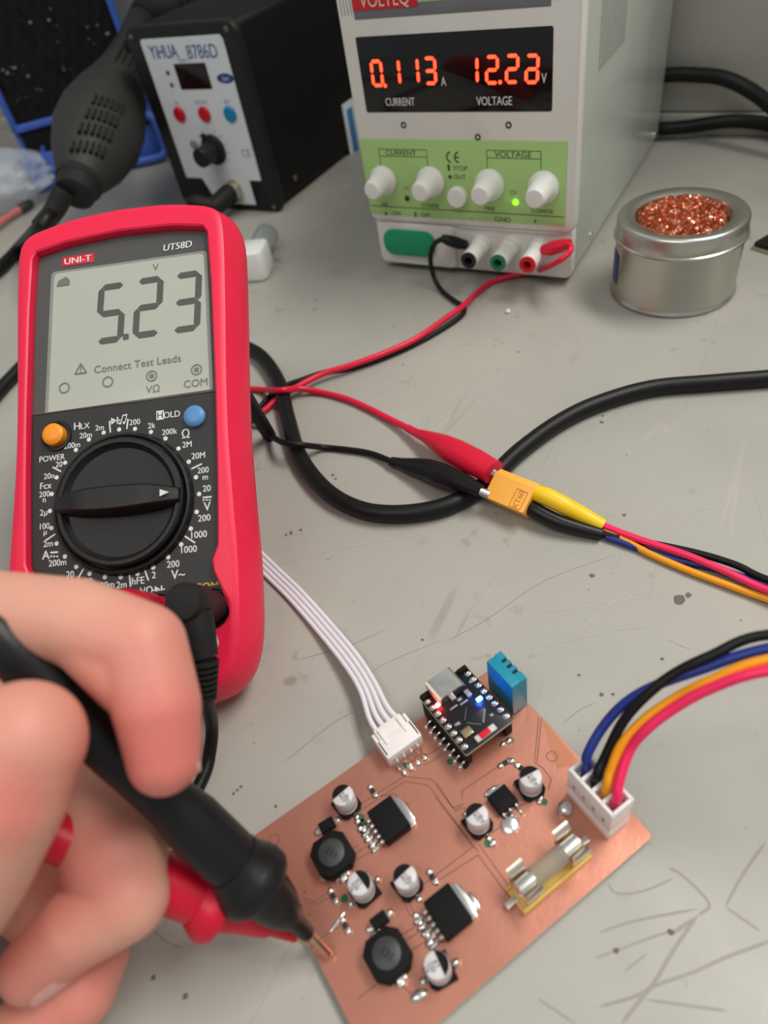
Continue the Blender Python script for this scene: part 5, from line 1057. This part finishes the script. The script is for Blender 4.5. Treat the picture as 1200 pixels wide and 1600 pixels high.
    # finger pads: the soft front of the last joint
palm = [(J(-520, 1060, 184), 15), (J(-520, 1180, 194), 16), (J(-500, 1300, 194), 16), (J(-520, 1430, 186), 16)]
wrist = J(-900, 1420, 180); fore = J(-1500, 1600, 170)
for c, r in palm: mb.capsule(c, J(-640, 1290, 186), r, 21, 20)
for (c, r), (c2, r2_) in zip(palm, palm[1:]): mb.capsule(c, c2, r, r2_, 20)
mb.capsule(J(-640, 1290, 186), wrist, 22, 24, 24); mb.capsule(J(-560, 1480, 166), J(-660, 1320, 182), 17, 20, 20); mb.capsule(wrist, fore, 25, 33, 24)
hand = mb.build('hand', SK); tag(hand, 'bare hand at the left gripping the black and red test probes', 'hand')
me = hand.data
rm = hand.modifiers.new('skin_surface', 'REMESH'); rm.mode = 'VOXEL'; rm.voxel_size = 0.0007; rm.use_smooth_shade = True
smd = hand.modifiers.new('soften', 'SMOOTH'); smd.factor = 0.5; smd.iterations = 9
dg = bpy.context.evaluated_depsgraph_get(); ev = hand.evaluated_get(dg); new = bpy.data.meshes.new_from_object(ev)
hand.modifiers.clear(); hand.data = new; new.materials.clear(); new.materials.append(SK)
new.polygons.foreach_set('use_smooth', [True] * len(new.polygons))
atr = new.attributes.new('flush', 'FLOAT', 'POINT')          # redder finger ends and knuckle folds (a colour the skin itself has)
spots = [(J(258, 1180, 134), 15, 0.9), (J(240, 1080, 138), 14, 0.55), (J(60, 1110, 120), 13, 0.3), (J(10, 1265, 116), 7, 0.7), (J(90, 1380, 150), 10, 0.6), (J(50, 1500, 150), 12, 0.5), (J(150, 1360, 152), 9, 0.6), (J(110, 1560, 152), 12, 0.6)]
vals = []
for v in new.vertices:
    p = v.co / K; f = 0
    for c, r, a in spots:
        d = (p - c).length / r
        if d < 1.6: f = max(f, a * max(0.0, 1 - (d / 1.6) ** 2))
    vals.append(f)
atr.data.foreach_set('value', vals)
NAIL = mat('fingernail', (232, 176, 164), 0.3, var=0.02, coat=0.3)
def nail(c, axis, out_, r, ln, wd):
    axis = axis.normalized(); out_ = (out_ - axis * out_.dot(axis)).normalized(); side = axis.cross(out_); V = []
    nu, nv = 9, 9
    for th_ in (0.25, -0.8):
        for i in range(nv):
            t = i / (nv - 1); x = (t - 0.5) * ln; ww = wd * (1 - 0.35 * max(0, (abs(t - 0.5) * 2) ** 4))
            for k in range(nu):
                a = (k / (nu - 1) - 0.5) * ww
                V.append(c + axis * x + out_ * ((r + th_) * cos(a) - 0.9 * (t ** 2) ) + side * ((r + th_) * sin(a)))
    Fc = []
    for b0 in (0, nu * nv):
        for i in range(nv - 1):
            for k in range(nu - 1): a = b0 + i * nu + k; Fc.append((a, a + 1, a + nu + 1, a + nu))
    edge = [k for k in range(nu)] + [i * nu + nu - 1 for i in range(1, nv)] + [(nv - 1) * nu + k for k in range(nu - 2, -1, -1)] + [i * nu for i in range(nv - 2, 0, -1)]
    for a, b in zip(edge, edge[1:] + edge[:1]): Fc.append((a, b, b + nu * nv, a + nu * nv))
    mb = MB(); mb.add(V, Fc); mb.build('fingernail', NAIL, hand)
TM[hand.name] = Matrix.Identity(4)
rt = RC @ Vector((1, 0, 0)); dn = RC @ Vector((0, 1, 0)); fwd = RC @ Vector((0, 0, 1))
nail(J(253, 1170, 140.5), J(256, 1185, 140) - J(246, 1105, 141), rt * 0.85 + fwd * 0.75, R_(58, 140), 11.5, 1.9)
nail(J(70, 1496, 154), J(52, 1512, 154) - J(120, 1450, 154), dn * 0.9 + rt * 0.35 - fwd * 0.1, R_(55, 154), 10.5, 1.8)
